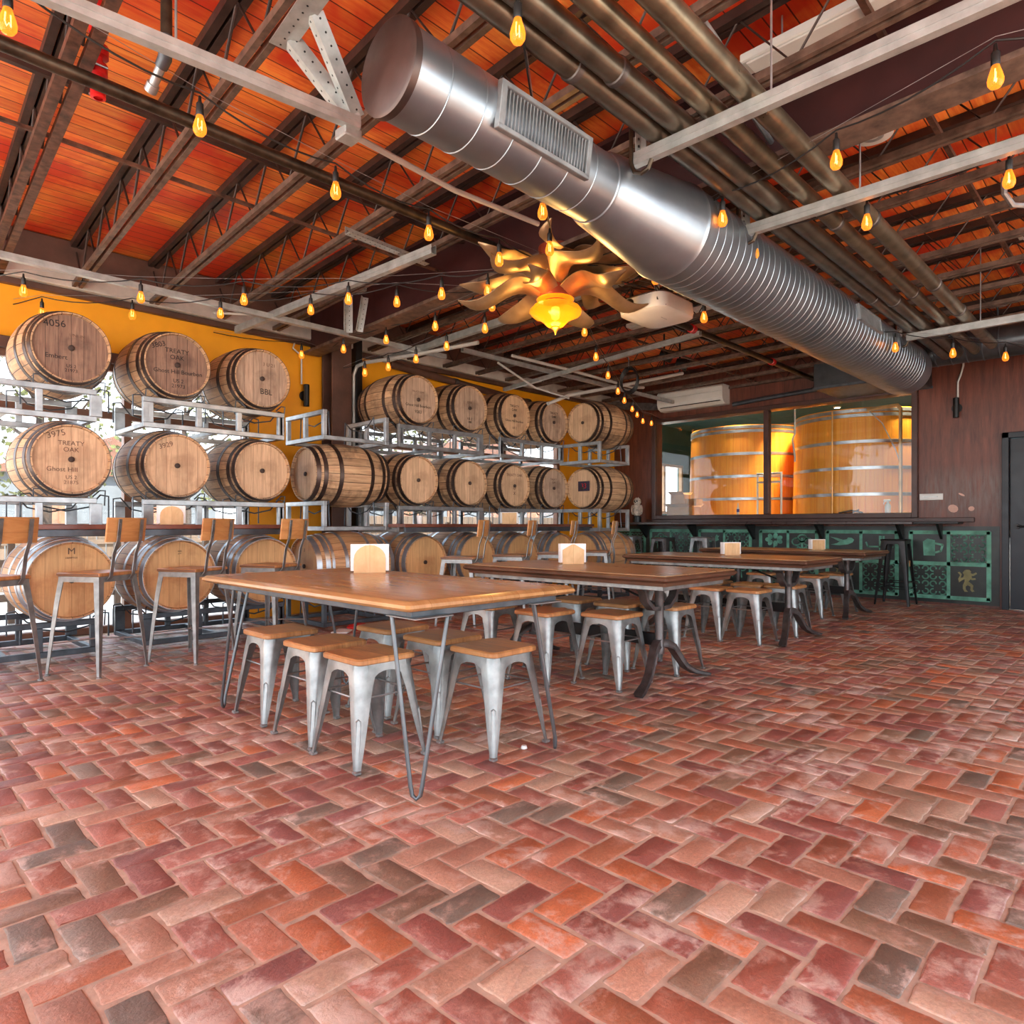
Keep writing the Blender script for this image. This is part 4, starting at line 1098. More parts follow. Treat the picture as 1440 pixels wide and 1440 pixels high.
# ================================================================== ducts, pipes, struts
def duct():
    cy, cz = 2.13, 2.80
    o = thing('spiral_duct', 'large round galvanised air duct running the length of the ceiling', 'duct', (1.5, cy, cz), 0, None)
    o['category'] = 'air duct'
    def ribbed(x0, x1, r0, r1, step, mat, nm, rib=.0035):
        m = MB(); pr = []; x = x0
        n = int((x1 - x0) / step)
        for i in range(n + 1):
            x = x0 + (x1 - x0) * i / n; r = r0 + (r1 - r0) * i / n
            if 0 < i < n: pr += [(r, x - .005), (r - rib, x - .003), (r + rib, x), (r, x + .003)]
            else: pr += [(r, x)]
        m.lathe(pr, 56, (0, cy, cz), 'X'); return m.build(nm, mat, o, world=True, smooth=.25)
    ribbed(1.5, 2.78, .172, .172, .16, 'duct', 'front_section', .002)
    m = MB(); m.lathe([(.0, 1.492), (.168, 1.492), (.18, 1.5), (.18, 1.53), (.172, 1.532)], 56, (0, cy, cz), 'X'); m.build('end_cap', plain('end_cap_steel', lin(92, 78, 74), .4, .8), o, world=True)
    m = MB(); m.lathe([(.172, 2.77), (.178, 2.775), (.178, 2.795), (.19, 2.82), (.275, 3.48), (.28, 3.5), (.284, 3.505), (.284, 3.53), (.28, 3.535)], 56, (0, cy, cz), 'X'); m.build('reducer', 'duct', o, world=True)
    ribbed(3.53, 8.32, .28, .28, .085, 'duct', 'main_section', .0018)
    m = MB(); pts = [(8.98, cy, cz)] + [(9.0 + .62 * math.sin(k * .13), cy, cz + .05 * k * k / 9) for k in range(1, 7)] + [(9.62, cy + .15, cz + .28)]
    m.tube([(8.31, cy, cz), (8.45, cy, cz + .005), (8.62, cy + .03, cz + .025), (8.8, cy + .09, cz + .06), (9.0, cy + .2, cz + .12), (9.3, cy + .4, cz + .22)], [.28, .282, .284, .28, .26, .2], 40); m.build('end_boot', 'duct', o, world=True)
    m = MB(); m.tube([(3.1, cy + .05, cz - .12), (3.16, cy + .16, cz - .22), (3.2, cy + .28, cz - .28)], [.19, .17, .15], 32); 
    # register grille on the upper left side
    gx0, gx1 = 1.92, 2.52; a0 = math.radians(128)
    R = Matrix.Translation((0, cy, cz)) @ Matrix.Rotation(math.radians(8), 4, 'X')
    m = MB(); m.M = R
    h = .085; y = -.172
    for z in (-h, h): m.bbox(((gx0 + gx1) / 2, y - .006, z), (gx1 - gx0, .03, .022), .003)
    for x in (gx0 + .015, gx1 - .015): m.bbox((x, y - .006, 0), (.03, .03, 2 * h), .003)
    m.build('grille_frame', 'galv', o, world=True)
    s_ = MB(); s_.M = R; n = 26
    for k in range(n): s_.box((gx0 + .04 + (gx1 - gx0 - .08) * k / (n - 1), y + .002, 0), (.006, .022, 2 * h - .02))
    s_.build('grille_slats', 'galv', o, world=True)
    d_ = MB(); d_.M = R; d_.box(((gx0 + gx1) / 2, y + .018, 0), (gx1 - gx0 - .04, .006, 2 * h - .02)); d_.build('grille_back', 'black', o, world=True)
    R2 = Matrix.Translation((0, cy, cz)) @ Matrix.Rotation(math.radians(-8), 4, 'X')
    m = MB(); m.M = R2
    for z in (-.06, .06): m.bbox((6.35, -.285, z), (.6, .03, .02), .003)
    for x in (6.06, 6.64): m.bbox((x, -.285, 0), (.03, .03, .14), .003)
    m.box((6.35, -.283, 0), (.56, .02, .11)); m.build('side_register', 'galv', o, world=True)
duct()
o = thing('plenum_box', 'dark sheet-metal plenum box above the brewery window', 'duct', (9.8, 2.8, 2.86))
MB().bbox((9.74, 2.8, 3.03), (1.0, 1.16, .34), .01).build('box', plain('dark_sheet_metal', lin(70, 72, 74), .4, .7), o, world=True)
m = MB()
for x in (9.25, 10.2): m.bbox((x, 2.8, 2.87), (.03, 1.19, .035), .004)
m.build('flange', 'galv_dark', o, world=True)
o = thing('branch_duct', 'dark round branch duct elbowing away at the right', 'duct', (9.4, 1.6, 3.1))
pts = [(9.0, 2.3, 3.06), (9.0, 1.5, 3.06), (9.0, 1.1, 3.06)] + bez((9.0, .95, 3.06), (9.0, .62, 3.06), (9.15, .4, 2.93), 8) + [(9.3, .1, 2.82), (9.35, -.4, 2.8)]
MB().tube(pts, .175, 28).build('duct_pipe', plain('dark_duct_steel', lin(96, 100, 104), .35, .8), o, world=True)
m = MB()
for k, y in enumerate((1.9, 1.75, 1.6, 1.45, 1.3)): m.lathe([(.175, y - .008), (.181, y - .004), (.181, y + .004), (.175, y + .008)], 28, (9.0, 0, 3.06), 'Y')
m.build('seam_ring', 'galv_dark', o, world=True)
def pipe(y, z, r, x0, x1, mat, rings, label, n=18):
    o = thing('ceiling_pipe', label, 'pipe', ((x0 + x1) / 2, y, z), 0, 'round pipes beside the air duct')
    MB().cyl((x0, y, z), (x1, y, z), r, None, n).build('pipe_run', mat, o, world=True)
    for x in rings: MB().lathe([(r, x - .02), (r + .006, x - .016), (r + .006, x + .016), (r, x + .02)], n, (0, y, z), 'X').build('coupling', 'iron', o, world=True)
pipe(1.335, 2.98, .053, -.8, 8.7, 'pipe', (4.6, 6.2, 7.1), 'bronze-grey pipe farthest right of the four ceiling pipes')
pipe(1.51, 2.98, .047, -.8, 8.9, 'pipe', (4.5, 6.3), 'bronze-grey pipe second from the right of the four ceiling pipes')
pipe(1.675, 2.98, .055, -.8, 9.1, 'pipe_dk', (2.35, 6.4), 'dark grey pipe third from the right, touching the one beside the duct')
pipe(1.79, 2.98, .055, -.8, 9.1, 'pipe_dk', (2.2, 6.2), 'dark grey pipe running closest to the air duct')
o = thing('sprinkler_pipe', 'long black iron sprinkler pipe with red couplings under the joists', 'pipe', (4, 3.67, 3.17))
MB().cyl((-1.2, 3.67, 3.17), (10.2, 3.67, 3.17), .034, None, 14).build('pipe_run', 'blackpipe', o, world=True)
for x in (6.55, 8.6): MB().lathe([(.034, x - .04), (.046, x - .036), (.046, x + .036), (.034, x + .04)], 14, (0, 3.67, 3.17), 'X').build('coupling', 'red', o, world=True)
def strut(p0, p1, label, h=.064, w=.042, mat='strut', name='strut_channel'):
    p0, p1 = Vector(p0), Vector(p1)
    o = thing(name, label, 'steel channel', (p0 + p1) / 2)
    d = (p1 - p0).normalized(); sd = d.cross(Vector((0, 0, 1))).normalized(); up = sd.cross(d)
    pr = [(-w / 2, -h / 2), (w / 2, -h / 2), (w / 2, h / 2), (w / 2 - .012, h / 2), (w / 2 - .012, h / 2 - .008), (w / 2 - .004, h / 2 - .008), (w / 2 - .004, .004), (w / 2 + .003, .002), (w / 2 + .003, -.002), (w / 2 - .004, -.004),
          (w / 2 - .004, -h / 2 + .004), (-w / 2 + .004, -h / 2 + .004), (-w / 2 + .004, h / 2 - .008), (-w / 2 + .012, h / 2 - .008), (-w / 2 + .012, h / 2), (-w / 2, h / 2)]
    m = MB(); m.loft([[p + sd * a + up * b for a, b in pr] for p in (p0, p1)]); m.build('channel', mat, o, world=True, smooth=0)
    return o
def hang_rod(o, x, y, z0, z1): MB().cyl((x, y, z0), (x, y, z1), .005, None, 6).build('hanger_rod', 'galv', o, world=True)
for u, yl, lab in ((2.85, 1.92, 'zinc strut channel under the four pipes, nearest the camera'), (4.02, 1.88, 'zinc strut channel under the four pipes, middle one'), (7.4, 1.82, 'zinc strut channel under the four pipes, farthest one')):
    o = strut((u, yl, 2.885), (u, -3.2, 2.885), lab)
    hang_rod(o, u, 1.22, 2.9, 3.6); hang_rod(o, u, -.6, 2.9, 3.6)
    b = MB(); b.bbox((u, 1.9, 3.06), (.045, .006, .3), .002); b.bbox((u + .022, 1.885, 3.06), (.005, .04, .3), .002); b.build('perforated_bracket', 'strut', o, world=True)
    h = MB(); 
    for k in range(7): h.lathe([(0, -.004), (.007, -.004), (.007, .0)], 8, (u, 1.8965, 2.95 + .036 * k), 'Y')
    h.build('bracket_holes', 'black', o, world=True)
    j = MB(); pts = [(u - .03, 1.9, 2.98)] + [(u - .03, 1.93 + .07 * math.sin(a), 2.9 - .075 + .075 * math.cos(a)) for a in [k * PI / 6 for k in range(0, 7)]]
    j.tube([(u - .03, 1.92, 3.05), (u - .03, 1.92, 2.86), (u - .03, 1.9, 2.81), (u - .03, 1.86, 2.79), (u - .03, 1.82, 2.8), (u - .03, 1.8, 2.84)], .011, 8); j.build('strap_hook', 'blackpipe', o, world=True)
o = strut((-.3, 2.89, 2.9), (1.72, 2.67, 2.9), 'long zinc strut channel at the upper left, ending at the perforated bracket', .055, .042)
hang_rod(o, .95, 2.755, 2.9, 3.3)
o2 = strut((3.02, 7.0, 3.1), (3.16, 3.9, 3.1), 'zinc strut channel running from the barrel wall towards the chandelier', .07, .05)
strut((4.86, 6.95, 3.1), (4.72, 3.3, 3.12), 'pale strut channel left of the girder lamp, running to the wall', .07, .05)
strut((-.8, 6.25, 3.07), (5.2, 6.2, 3.07), 'perforated zinc channel running along the barrel wall', .05, .05)
strut((5.2, 5.9, 3.1), (9.9, 5.9, 3.1), 'zinc channel above the far top-row barrels', .05, .04)
strut((6.9, 6.9, 3.02), (6.6, 3.6, 3.12), 'pale strut channel over the barrels near the corner', .05, .045)
def perforated(p0, p1, w, label, ups=(0, 0, 1), o=None, nm='perforated_angle'):
    p0, p1 = Vector(p0), Vector(p1); d = (p1 - p0).normalized(); up = Vector(ups); sd = d.cross(up).normalized(); up = sd.cross(d)
    m = MB(); pr = [(0, 0), (w, 0), (w, .004), (.004, .004), (.004, w), (0, w)]
    m.loft([[p + sd * a + up * b for a, b in pr] for p in (p0, p1)])
    own = o is None
    if own: o = thing('perforated_angle', label, 'steel angle', (p0 + p1) / 2)
    q = m.build('angle_bar' if own else nm, 'strut', o, world=True, smooth=0)
    h = MB(); L = (p1 - p0).length; n = int(L / .045)
    for k in range(n):
        c = p0 + d * (.02 + k * L / n)
        for cc, a, b, nn in ((c + sd * w * .55, sd, d, up), (c + up * w * .55, up, d, sd)):
            ring = [cc + (a * math.cos(t * PI / 3) + b * math.sin(t * PI / 3)) * .005 - nn * .0012 for t in range(6)]
            ring2 = [r_ + nn * .0064 for r_ in ring]
            h.loft([ring, ring2])
    h.build('punched_hole', 'black', o, world=True, smooth=0)
    return o
A, B_ = at(392, 66, z=3.2), at(450, -6, z=3.2)
o = thing('hanger_bracket', 'perforated steel V bracket hanging from the joists at the top left', 'bracket', (A + B_) / 2)
perforated(at(409, 74, z=3.2), at(469, -8, z=3.2), .1, None, o=o, nm='top_angle')
foot = at(492, 172, z=2.9)
perforated(at(404, 58, z=3.19), foot, .065, None, (0.3, 1, .2), o=o, nm='left_leg')
perforated(at(438, 22, z=3.19), foot + Vector((.02, 0, .02)), .06, None, (0.3, 1, .2), o=o, nm='right_leg')
MB().bbox(at(490, 190, z=2.86), (.09, .09, .05), .006).build('junction_plate', 'strut', o, world=True)
perforated(at(485, 330, z=3.16), at(597, 374, z=3.16), .06, 'perforated steel angle plate crossing the strut left of the chandelier')
o = thing('hanger_bracket', 'perforated steel V bracket above the far barrels, left of the lamp strings', 'bracket', at(490, 440, fw=6.6))
perforated(at(486, 415, fw=6.6), at(486, 468, fw=6.6), .07, None, (1, -1, 0), o=o, nm='left_leg')
perforated(at(510, 418, fw=6.7), at(502, 466, fw=6.7), .06, None, (1, -1, 0), o=o, nm='right_leg')
MB().bbox(at(497, 404, fw=6.6), (.22, .14, .06), .006).build('junction_plate', 'strut', o, world=True)
def conduit(pts, r, label, mat='conduit'):
    o = thing('conduit', label, 'conduit', pts[0]); MB().tube(pts, r, 8).build('conduit_run', mat, o, world=True)
conduit([(4.55, 7.18, 1.4), (4.55, 7.18, 2.9), (4.56, 7.12, 3.0), (4.6, 6.98, 3.03), (4.8, 6.2, 3.03), (5.0, 5.4, 3.05)], .022, 'white conduit climbing beside the brown column and bending over')
conduit([at(505, 195, z=3.0), at(640, 268, z=3.02), at(757, 315, z=3.02)], .016, 'pale conduit from the V bracket towards the girder')
conduit([at(720, 500, fw=8.2), at(800, 520, fw=8.8), at(890, 545, fw=9.6), at(905, 545, fw=9.8)], .02, 'white conduit over the far top barrels')
conduit([at(770, 568, fw=9.0), at(800, 556, fw=9.2), at(870, 543, fw=9.4), at(960, 525, fw=9.8)], .024, 'thick white conduit rising from the far barrels to the back wall')
conduit([at(560, 395, fw=7.8), at(640, 398, fw=7.5), at(700, 300, fw=6)], .013, 'thin pale conduit crossing behind the lamp strings') if False else None
conduit([at(700, 510, fw=8.3), at(752, 545, fw=8.8), at(800, 560, fw=9.1)], .014, 'thin white conduit drooping above the third top barrel')
conduit([at(418, 470, v=7.31), at(412, 490, v=7.31), at(424, 500, v=7.31), at(424, 540, v=7.31)], .011, 'white cable drop to the black sconce')
conduit([at(300, 440, v=6.28), at(350, 442, v=6.28), at(420, 458, v=6.27), at(470, 466, v=6.27)], .012, 'looping white cable along the perforated channel')
conduit([at(975, 10, z=3.3), at(1010, 60, z=3.3), at(1030, 120, z=3.25), at(1085, 200, z=3.2)], .016, 'grey flexible conduit between the bronze pipes', 'galv')
conduit([at(1412, 250, z=3.3), at(1412, 272, z=3.2), at(1424, 288, z=3.16), at(1460, 290, z=3.16)], .018, 'grey conduit curling down at the right edge', 'galv')
o = thing('cable_bundle', 'thick dark cable bundle on the wall left of the air conditioner', 'cables', (10.1, 6.4, 3.15))
m = MB()
for k in range(6): m.tube([(9.3, 7.0 - .03 * k, 3.1 + .02 * (k % 3)), (9.8, 6.75, 3.08 + .02 * k), (10.12, 6.5, 3.08 + .02 * k), (10.18, 6.2, 3.06 + .01 * k)], .02, 7)
m.build('cable', 'iron', o, world=True)
conduit([(10.22, 5.0, 2.99), (10.2, 4.4, 3.02), (10.2, 3.35, 3.06)], .035, 'grey pipe above the brewery window ending at the plenum', 'galv_dark')
# steel drop pipe and red valve
o = thing('drop_pipe', 'dark steel drop pipe with an elbow nozzle at the upper left', 'pipe', at(234, 20, z=3.3))
a, b, c, d = at(234, -20, fw=2.75), at(234, 55, fw=2.75), at(232, 82, fw=2.78), at(214, 122, fw=2.85)
MB().tube([Vector((a.x, a.y, 3.7)), b], .022, 14).build('pipe_run', 'blackpipe', o, world=True)
MB().tube([b + Vector((0, 0, .01)), b, c, c + (d - c) * .3], [.026, .027, .027, .025], 14).build('elbow', 'galv_dark', o, world=True)
MB().tube([c, d], [.019, .019], 14).build('nozzle', 'galv', o, world=True)
MB().tube([d - (d - c) * .1, d + (d - c) * .16, d + (d - c) * .22], [.025, .025, .008], 14).build('nozzle_tip', 'galv', o, world=True)
p = at(138, 130, z=3.16); q = Vector((p.x + .02, p.y, 3.5))
o = thing('red_valve', 'red grooved sprinkler couplings on the rusty joist, upper left', 'valve', p)
m = MB(); 
for k, (t, r) in enumerate(((.0, .034), (.3, .042), (.55, .046), (.85, .04))):
    z = p.z + t * .36; MB().lathe([(.02, z - .03), (r, z - .026), (r, z + .026), (.02, z + .03)], 14, (p.x, p.y, 0)).build('coupling', 'red', o, world=True)
    for s_ in (-1, 1): m.cyl((p.x - .03, p.y + s_ * (r + .005), z), (p.x + .03, p.y + s_ * (r + .005), z), .006, None, 8)
m.build('coupling_bolt', 'galv', o, world=True)
MB().cyl((p.x, p.y, p.z - .02), (p.x, p.y, 3.62), .021, None, 12).build('riser', 'red', o, world=True)

# ---- ceiling speakers, panels
o = thing('ceiling_speaker', 'white round ceiling speaker against the red deck, top right', 'speaker', at(1228, 192, z=3.5))
p = at(1228, 192, z=3.5); MB().lathe([(0, -.004), (.1, -.004), (.112, 0), (.118, .03), (.118, .05), (.05, .06), (.05, .18)], 32, p).build('speaker_body', 'white', o, world=True)
MB().lathe([(.03, -.0055), (.045, -.0065), (.06, -.0055)], 32, p).build('speaker_ring', 'strut', o, world=True)
p = at(1403, 428, fw=8.0); o = thing('pendant_speaker', 'round tan pendant speaker on a stem at the far right ceiling', 'speaker', p)
m = MB(); m.lathe([(0, -.03), (.1, -.02), (.135, .0), (.145, .015), (.14, .03), (.09, .09), (.04, .11), (0, .11)], 32); m.build('speaker_body', 'white', o)
MB().lathe([(0, -.036), (.05, -.033), (.055, -.026)], 24).build('speaker_cone', 'trimwhite', o); MB().cyl((0, 0, .1), (0, 0, 3.3 - p.z), .012, None, 8).build('stem', 'galv_dark', o)
def panel(x, y0, y1, z, w, label):
    o = thing('light_batten', label, 'light fitting', (x, (y0 + y1) / 2, z), 0, 'white strip battens between the joists')
    MB().bbox((x, (y0 + y1) / 2, z), (w, y1 - y0, .05), .006).build('batten_body', 'white', o, world=True)
    MB().bbox((x, (y0 + y1) / 2, z - .03), (w * .8, y1 - y0 - .06, .012), .004).build('batten_cover', 'white', o, world=True)
    for y in (y0 + .2, y1 - .2): MB().cyl((x, y, z + .02), (x, y, ZD), .005, None, 6).build('hanger_rod', 'galv', o, world=True)
panel(3.45, .35, 1.62, 3.52, .13, 'unlit white strip batten beside the girder, top right')
panel(5.36, -.4, 1.0, 3.5, .15, 'unlit white strip batten above the middle strut, right edge')
panel(7.05, -.6, .9, 3.5, .13, 'unlit white strip batten over the far right joists')
panel(7.0, 3.2, 4.8, 3.52, .13, 'unlit white strip batten above the projector, far ceiling')
panel(4.4, 3.5, 5.2, 3.4, .14, 'unlit white strip batten behind the chandelier')
# ---- projector
p = Vector((4.62, 2.9, 2.69))
o = thing('projector', 'white ceiling projector hanging right of the chandelier', 'projector', p)
m = MB()
def rr(w, d, z, r=.09, n=6): return [Vector((sx * (w / 2 - r) + r * math.cos(b + k * PI / 2 / n), sy * (d / 2 - r) + r * math.sin(b + k * PI / 2 / n), z)) for sx, sy, b in ((1, 1, 0), (-1, 1, PI / 2), (-1, -1, PI), (1, -1, 1.5 * PI)) for k in range(n + 1)]
m.loft([rr(.47, .38, -.002), rr(.51, .42, .012), rr(.52, .43, .05), rr(.51, .42, .12), rr(.44, .36, .145)]); m.build('projector_body', 'white', o)
MB().lathe([(0, -.03), (.045, -.028), (.05, 0)], 20, (-.235, .09, .07), 'X').build('lens', 'black', o)
m = MB(); m.cyl((0, 0, .14), (0, 0, .5), .02, None, 12); m.bbox((0, 0, .16), (.2, .2, .02), .004); m.build('ceiling_mount', 'white', o)
m = MB(); m.tube([(-.1, -.1, .15), (-.22, -.12, .2), (-.25, -.16, .06), (-.2, -.2, .02), (-.1, -.1, .3)], .006, 6); m.tube([(.05, .1, .14), (-.2, .2, .22), (-.24, .2, .1), (-.05, .2, .3)], .005, 6); m.build('cable', 'iron', o)
MB().bbox((.02, -.05, -.003), (.09, .004, .002), .0005).build('logo_strip', 'strut', o)
# ---- air conditioner
o = thing('wall_air_conditioner', 'white wall-mounted air conditioner above the left window pane', 'air conditioner', (10.12, 5.66, 3.0))
m = MB(); m.prism([(10.245, 3.0), (10.1, 3.0), (10.02, 3.04), (9.99, 3.1), (9.99, 3.28), (10.02, 3.31), (10.245, 3.31)], 1.2, lambda a, b, d: (a, 5.07 + d, b)); m.build('casing', 'white', o, world=True, smooth=0)
MB().bbox((10.0, 5.66, 3.045), (.02, 1.1, .012), .003).build('air_slot', 'black', o, world=True)
MB().bbox((9.988, 5.66, 3.2), (.004, 1.16, .003), .001).build('panel_seam', 'strut', o, world=True)
# ---- sconces, plate, conduit
def sconce(p, nx, ny, label):
    o = thing('wall_sconce', label, 'wall lamp', p)
    MB().lathe([(.0, -.13), (.03, -.13), (.034, -.125), (.034, .125), (.03, .13), (0, .13)], 20, (nx * .06, ny * .06, 0)).build('lamp_body', 'black', o)
    MB().lathe([(0, -.01), (.06, -.01), (.06, .0), (0, .0)], 20, (0, 0, 0), 'X' if nx else 'Y').build('wall_plate', 'black', o)
    return o
sconce((WB - .012, 1.94, 2.56), -1, 0, 'black cylinder sconce on the brown wall right of the brewery window')
sconce((3.97, WL - .012, 2.58), 0, -1, 'black cylinder sconce on the orange wall beside the column')
conduit([(WB - .02, 1.93, 2.69), (WB - .02, 1.93, 2.9), (WB - .02, 1.9, 2.98), (WB - .02, 1.87, 3.1), (WB - .02, 1.87, 3.4)], .012, 'bent white conduit above the right sconce')
o = thing('wall_plate', 'small white sign plate on the brown wall beside the window', 'plate', (WB - .01, 2.23, 1.42))
MB().bbox((-.006, 0, 0), (.012, .27, .085), .003).build('plate', 'white', o)
MB().bbox((-.013, 0, 0), (.002, .16, .012), .0005).build('plate_line', 'strut', o)

o = thing('brown_pipe', 'thick brown pipe running along the orange wall above the far barrels', 'pipe', (5.5, 7.2, 3.0))
MB().cyl(at(548, 512, v=7.24), at(742, 566, v=7.24), .05, None, 14).build('pipe_run', 'trimbrown', o, world=True)
for q in (at(640, 538, v=7.24), at(742, 566, v=7.24)):
    MB().lathe([(.03, -.04), (.06, -.035), (.06, .035), (.03, .04)], 14, q, 'X').build('coupling', 'iron', o, world=True)
for q, lab in ((at(958, 512, fw=9.6), 'black spot lamp pointing down near the air conditioner'), (at(936, 500, fw=9.2), 'black spot lamp left of the other one near the air conditioner')):
    o = thing('spot_lamp', lab, 'lamp', q, .5)
    MB().tube([(0, -.09, -.03), (0, -.02, 0), (0, .07, .04)], [.085, .08, .05], 20).build('lamp_head', 'black', o)
    MB().tube([(0, .02, .06), (0, .02, .3), (0, .02, 3.24 - q.z)], .012, 8).build('stem', 'black', o)
q = at(884, 516, fw=8.8)
o = thing('cable_coil', 'coil of black cable hanging above the far top-row barrels', 'cable', q)
m = MB()
for k in range(4): m.tube([(.012 * k, .13 * math.cos(a), -.16 + .16 * math.sin(a) - .01 * k) for a in [j * PI / 10 for j in range(21)]], .009, 6)
m.build('coil', 'black', o)
MB().tube([(0, 0, -.01), (0, 0, 3.25 - q.z)], .006, 6).build('hook', 'galv', o)
# ---- chandelier
def chandelier():
    cx, cy, cz = 3.80, 3.26, 2.66
    o = thing('sunburst_chandelier', 'sunburst chandelier with wavy bronze leaves and a lit amber glass bowl', 'chandelier', (cx, cy, cz))
    MB().lathe([(.0, .46), (.125, .46), (.125, .24), (.12, .22), (0, .22)], 32).build('canopy_can', 'darkred', o)
    MB().lathe([(0, .2), (.1, .2), (.12, .16), (.12, .08), (.08, .04), (0, .04)], 32).build('hub', 'darkred', o)
    rn = random.Random(5); n = 18
    for k in range(n):
        a = 2 * PI * k / n + rn.uniform(-.06, .06); L = rn.uniform(.54, .66); lift = (.1, -.02, .2)[k % 3]; z0 = (.14, .08, .18)[k % 3]; sw = (1 if k % 2 else -1) * rn.uniform(.06, .1)
        m = MB(); rings = []; N = 14
        for i in range(N + 1):
            t = i / N; r = .09 + L * t
            z = z0 + lift * t * (1.1 - .2 * t) + .05 * math.sin(t * 2 * PI) ; side = sw * math.sin(t * 1.8 * PI) * (.5 + t * .6)
            w = .092 * math.sin(min(1, (t * .86 + .16)) * PI) ** .75 + .004
            C = Vector((r * math.cos(a) - side * math.sin(a), r * math.sin(a) + side * math.cos(a), z))
            S = Vector((-math.sin(a), math.cos(a), .4 if math.sin(a) * .76 - math.cos(a) * .65 > 0 else -.4)).normalized(); U = Vector((0, 0, 1))
            cup = .018 * w / .08
            up, lo = [], []
            for s_ in (-1, -.5, 0, .5, 1):
                p = C + S * w * s_ + U * (cup * (abs(s_) ** 2 * 1.6)); up.append(p + U * .0025); lo.append(p - U * .0025)
            rings.append(up + lo[::-1])
        m.loft(rings); m.build('leaf', 'bronze', o)
    MB().lathe([(.03, .045), (.13, .06), (.14, .068), (.134, .074), (.03, .056)], 36).build('glass_saucer', 'amber', o)
    m = MB(); rings = []; n = 60
    for r, z in ((.07, .05), (.13, .035), (.172, .012), (.19, -.012), (.192, -.03), (.176, -.046), (.14, -.064), (.105, -.084), (.08, -.11), (.06, -.13), (.02, -.14)):
        rings.append([Vector(((r + .003 * (1 if j % 3 == 0 else 0) * (r > .08)) * math.cos(2 * PI * j / n), (r + .003 * (1 if j % 3 == 0 else 0) * (r > .08)) * math.sin(2 * PI * j / n), z + (.006 * math.cos(j * PI / 5) if r > .17 else 0))) for j in range(n)])
    m.loft(rings, True, False); m.build('glass_bowl', 'amber', o)
    MB().lathe([(0, -.135), (.03, -.138), (.034, -.145), (.02, -.155), (.012, -.17), (.004, -.19), (0, -.195)], 16).build('finial', 'brass', o)
    MB().lathe([(0, .02), (.028, .01), (.034, -.03), (.028, -.07), (0, -.09)], 16).build('lamp', 'lampcore', o)
    for lz, e in ((cz - .28, 14),):
        l = bpy.data.lights.new('chandelier_light', 'POINT'); l.energy = e * .6; l.color = (1, .55, .16); l.shadow_soft_size = .12
        lo = bpy.data.objects.new('chandelier_light', l); COL.objects.link(lo); lo.location = (cx, cy, lz)
    l = bpy.data.lights.new('chandelier_uplight', 'POINT'); l.energy = 3; l.color = (1, .5, .12); l.shadow_soft_size = .1
    lo = bpy.data.objects.new('chandelier_uplight', l); COL.objects.link(lo); lo.location = (cx, cy, cz + .125); lo.location.x -= .19; lo.location.y -= .0
    return Vector((cx, cy, cz))
CH = chandelier()

# ---- string lights
def bulb_proto():
    o = thing('string_light_bulb', 'bulb', 'light bulb', (0, 0, 0))
    MB().lathe([(0, .005), (.006, .005), (.008, -.02), (.0155, -.03), (.0165, -.075), (.014, -.08), (0, -.08)], 14).build('socket', 'black', o)
    MB().lathe([(.013, -.078), (.016, -.09), (.024, -.115), (.0285, -.135), (.027, -.152), (.018, -.166), (0, -.171)], 18).build('glass_envelope', 'bulb', o)
    m = MB(); m.tube([(-.007, 0, -.095), (-.009, 0, -.125), (-.003, .004, -.14), (.003, -.004, -.13), (.009, 0, -.14), (.008, 0, -.1)], .0022, 5); m.build('filament', 'filament', o)
    return o
PB = bulb_proto(); PBC = list(PB.children); usedB = [False]
def strand(pix, where, H=1.75, start=None, end=None, sag=.05, hs=None, fws=None, shift=0):
    """bulbs hang at the given photo spots, all near one height over the floor; cable droops between them"""
    P = []
    for i, (x, y) in enumerate(pix):
        p = at(x, y, fw=fws[i]) if fws else at(x, y, z=EYE + (hs[i] if hs else H))
        P.append(p + Vector((0, 0, .135)))
    ends = ([Vector(start)] if start is not None else []) + P + ([Vector(end)] if end is not None else [])
    pts = []
    for a, b in zip(ends, ends[1:]):
        for k in range(6):
            t = k / 6; pts.append(a.lerp(b, t) - Vector((0, 0, sag * 4 * t * (1 - t) * min(1, (b - a).length / .8))) + Vector((0, 0, .02)))
    pts.append(ends[-1] + Vector((0, 0, .02)))
    o = thing('string_light_cable', 'black cable of the light string %s' % where, 'cable', ends[0])
    MB().tube(pts, .0045, 6).build('cable', 'black', o, world=True)
    w = [e + Vector((0, 0, .035)) for e in ends]
    MB().tube(w, .0016, 4).build('support_wire', 'galv', o, world=True)
    for i, p in enumerate(P):
        k = len(P)
        lab = '%s amber bulb on the string %s' % ('only' if k == 1 else (ordinal(i) if i < 15 else 'last'), where)
        if not usedB[0]:
            usedB[0] = True; PB.matrix_basis = Matrix.Translation(p); PB['label'] = lab; PB['group'] = 'amber bulbs of the light strings'
        else: dup(PB, p, 0, lab, 'amber bulbs of the light strings', PBC)
CT = CH + Vector((0, 0, .34))
strand([(11, 34), (281, 180), (472, 271), (603, 330), (702, 367)], 'from the top left corner to the chandelier', 1.75, at(-150, -90, z=2.95), CT)
strand([(728, 48), (752, 207), (763, 300), (773, 352)], 'rising up the middle above the chandelier', 1.75, at(722, -110, z=2.95), CT)
strand([(1400, 112), (1176, 228), (1016, 310), (900, 369)], 'from the top right corner to the chandelier', 1.75, at(1620, 10, z=2.95), CT)
strand([(1419, 255), (1219, 315), (1061, 357), (922, 393)], 'from the right edge to the chandelier', 1.72, at(1600, 190, z=2.95), CT)
strand([(33, 411), (198, 420), (343, 423), (490, 422), (621, 415), (686, 411)], 'from the left edge to the chandelier', 1.75, at(-180, 390, z=2.95), CT)
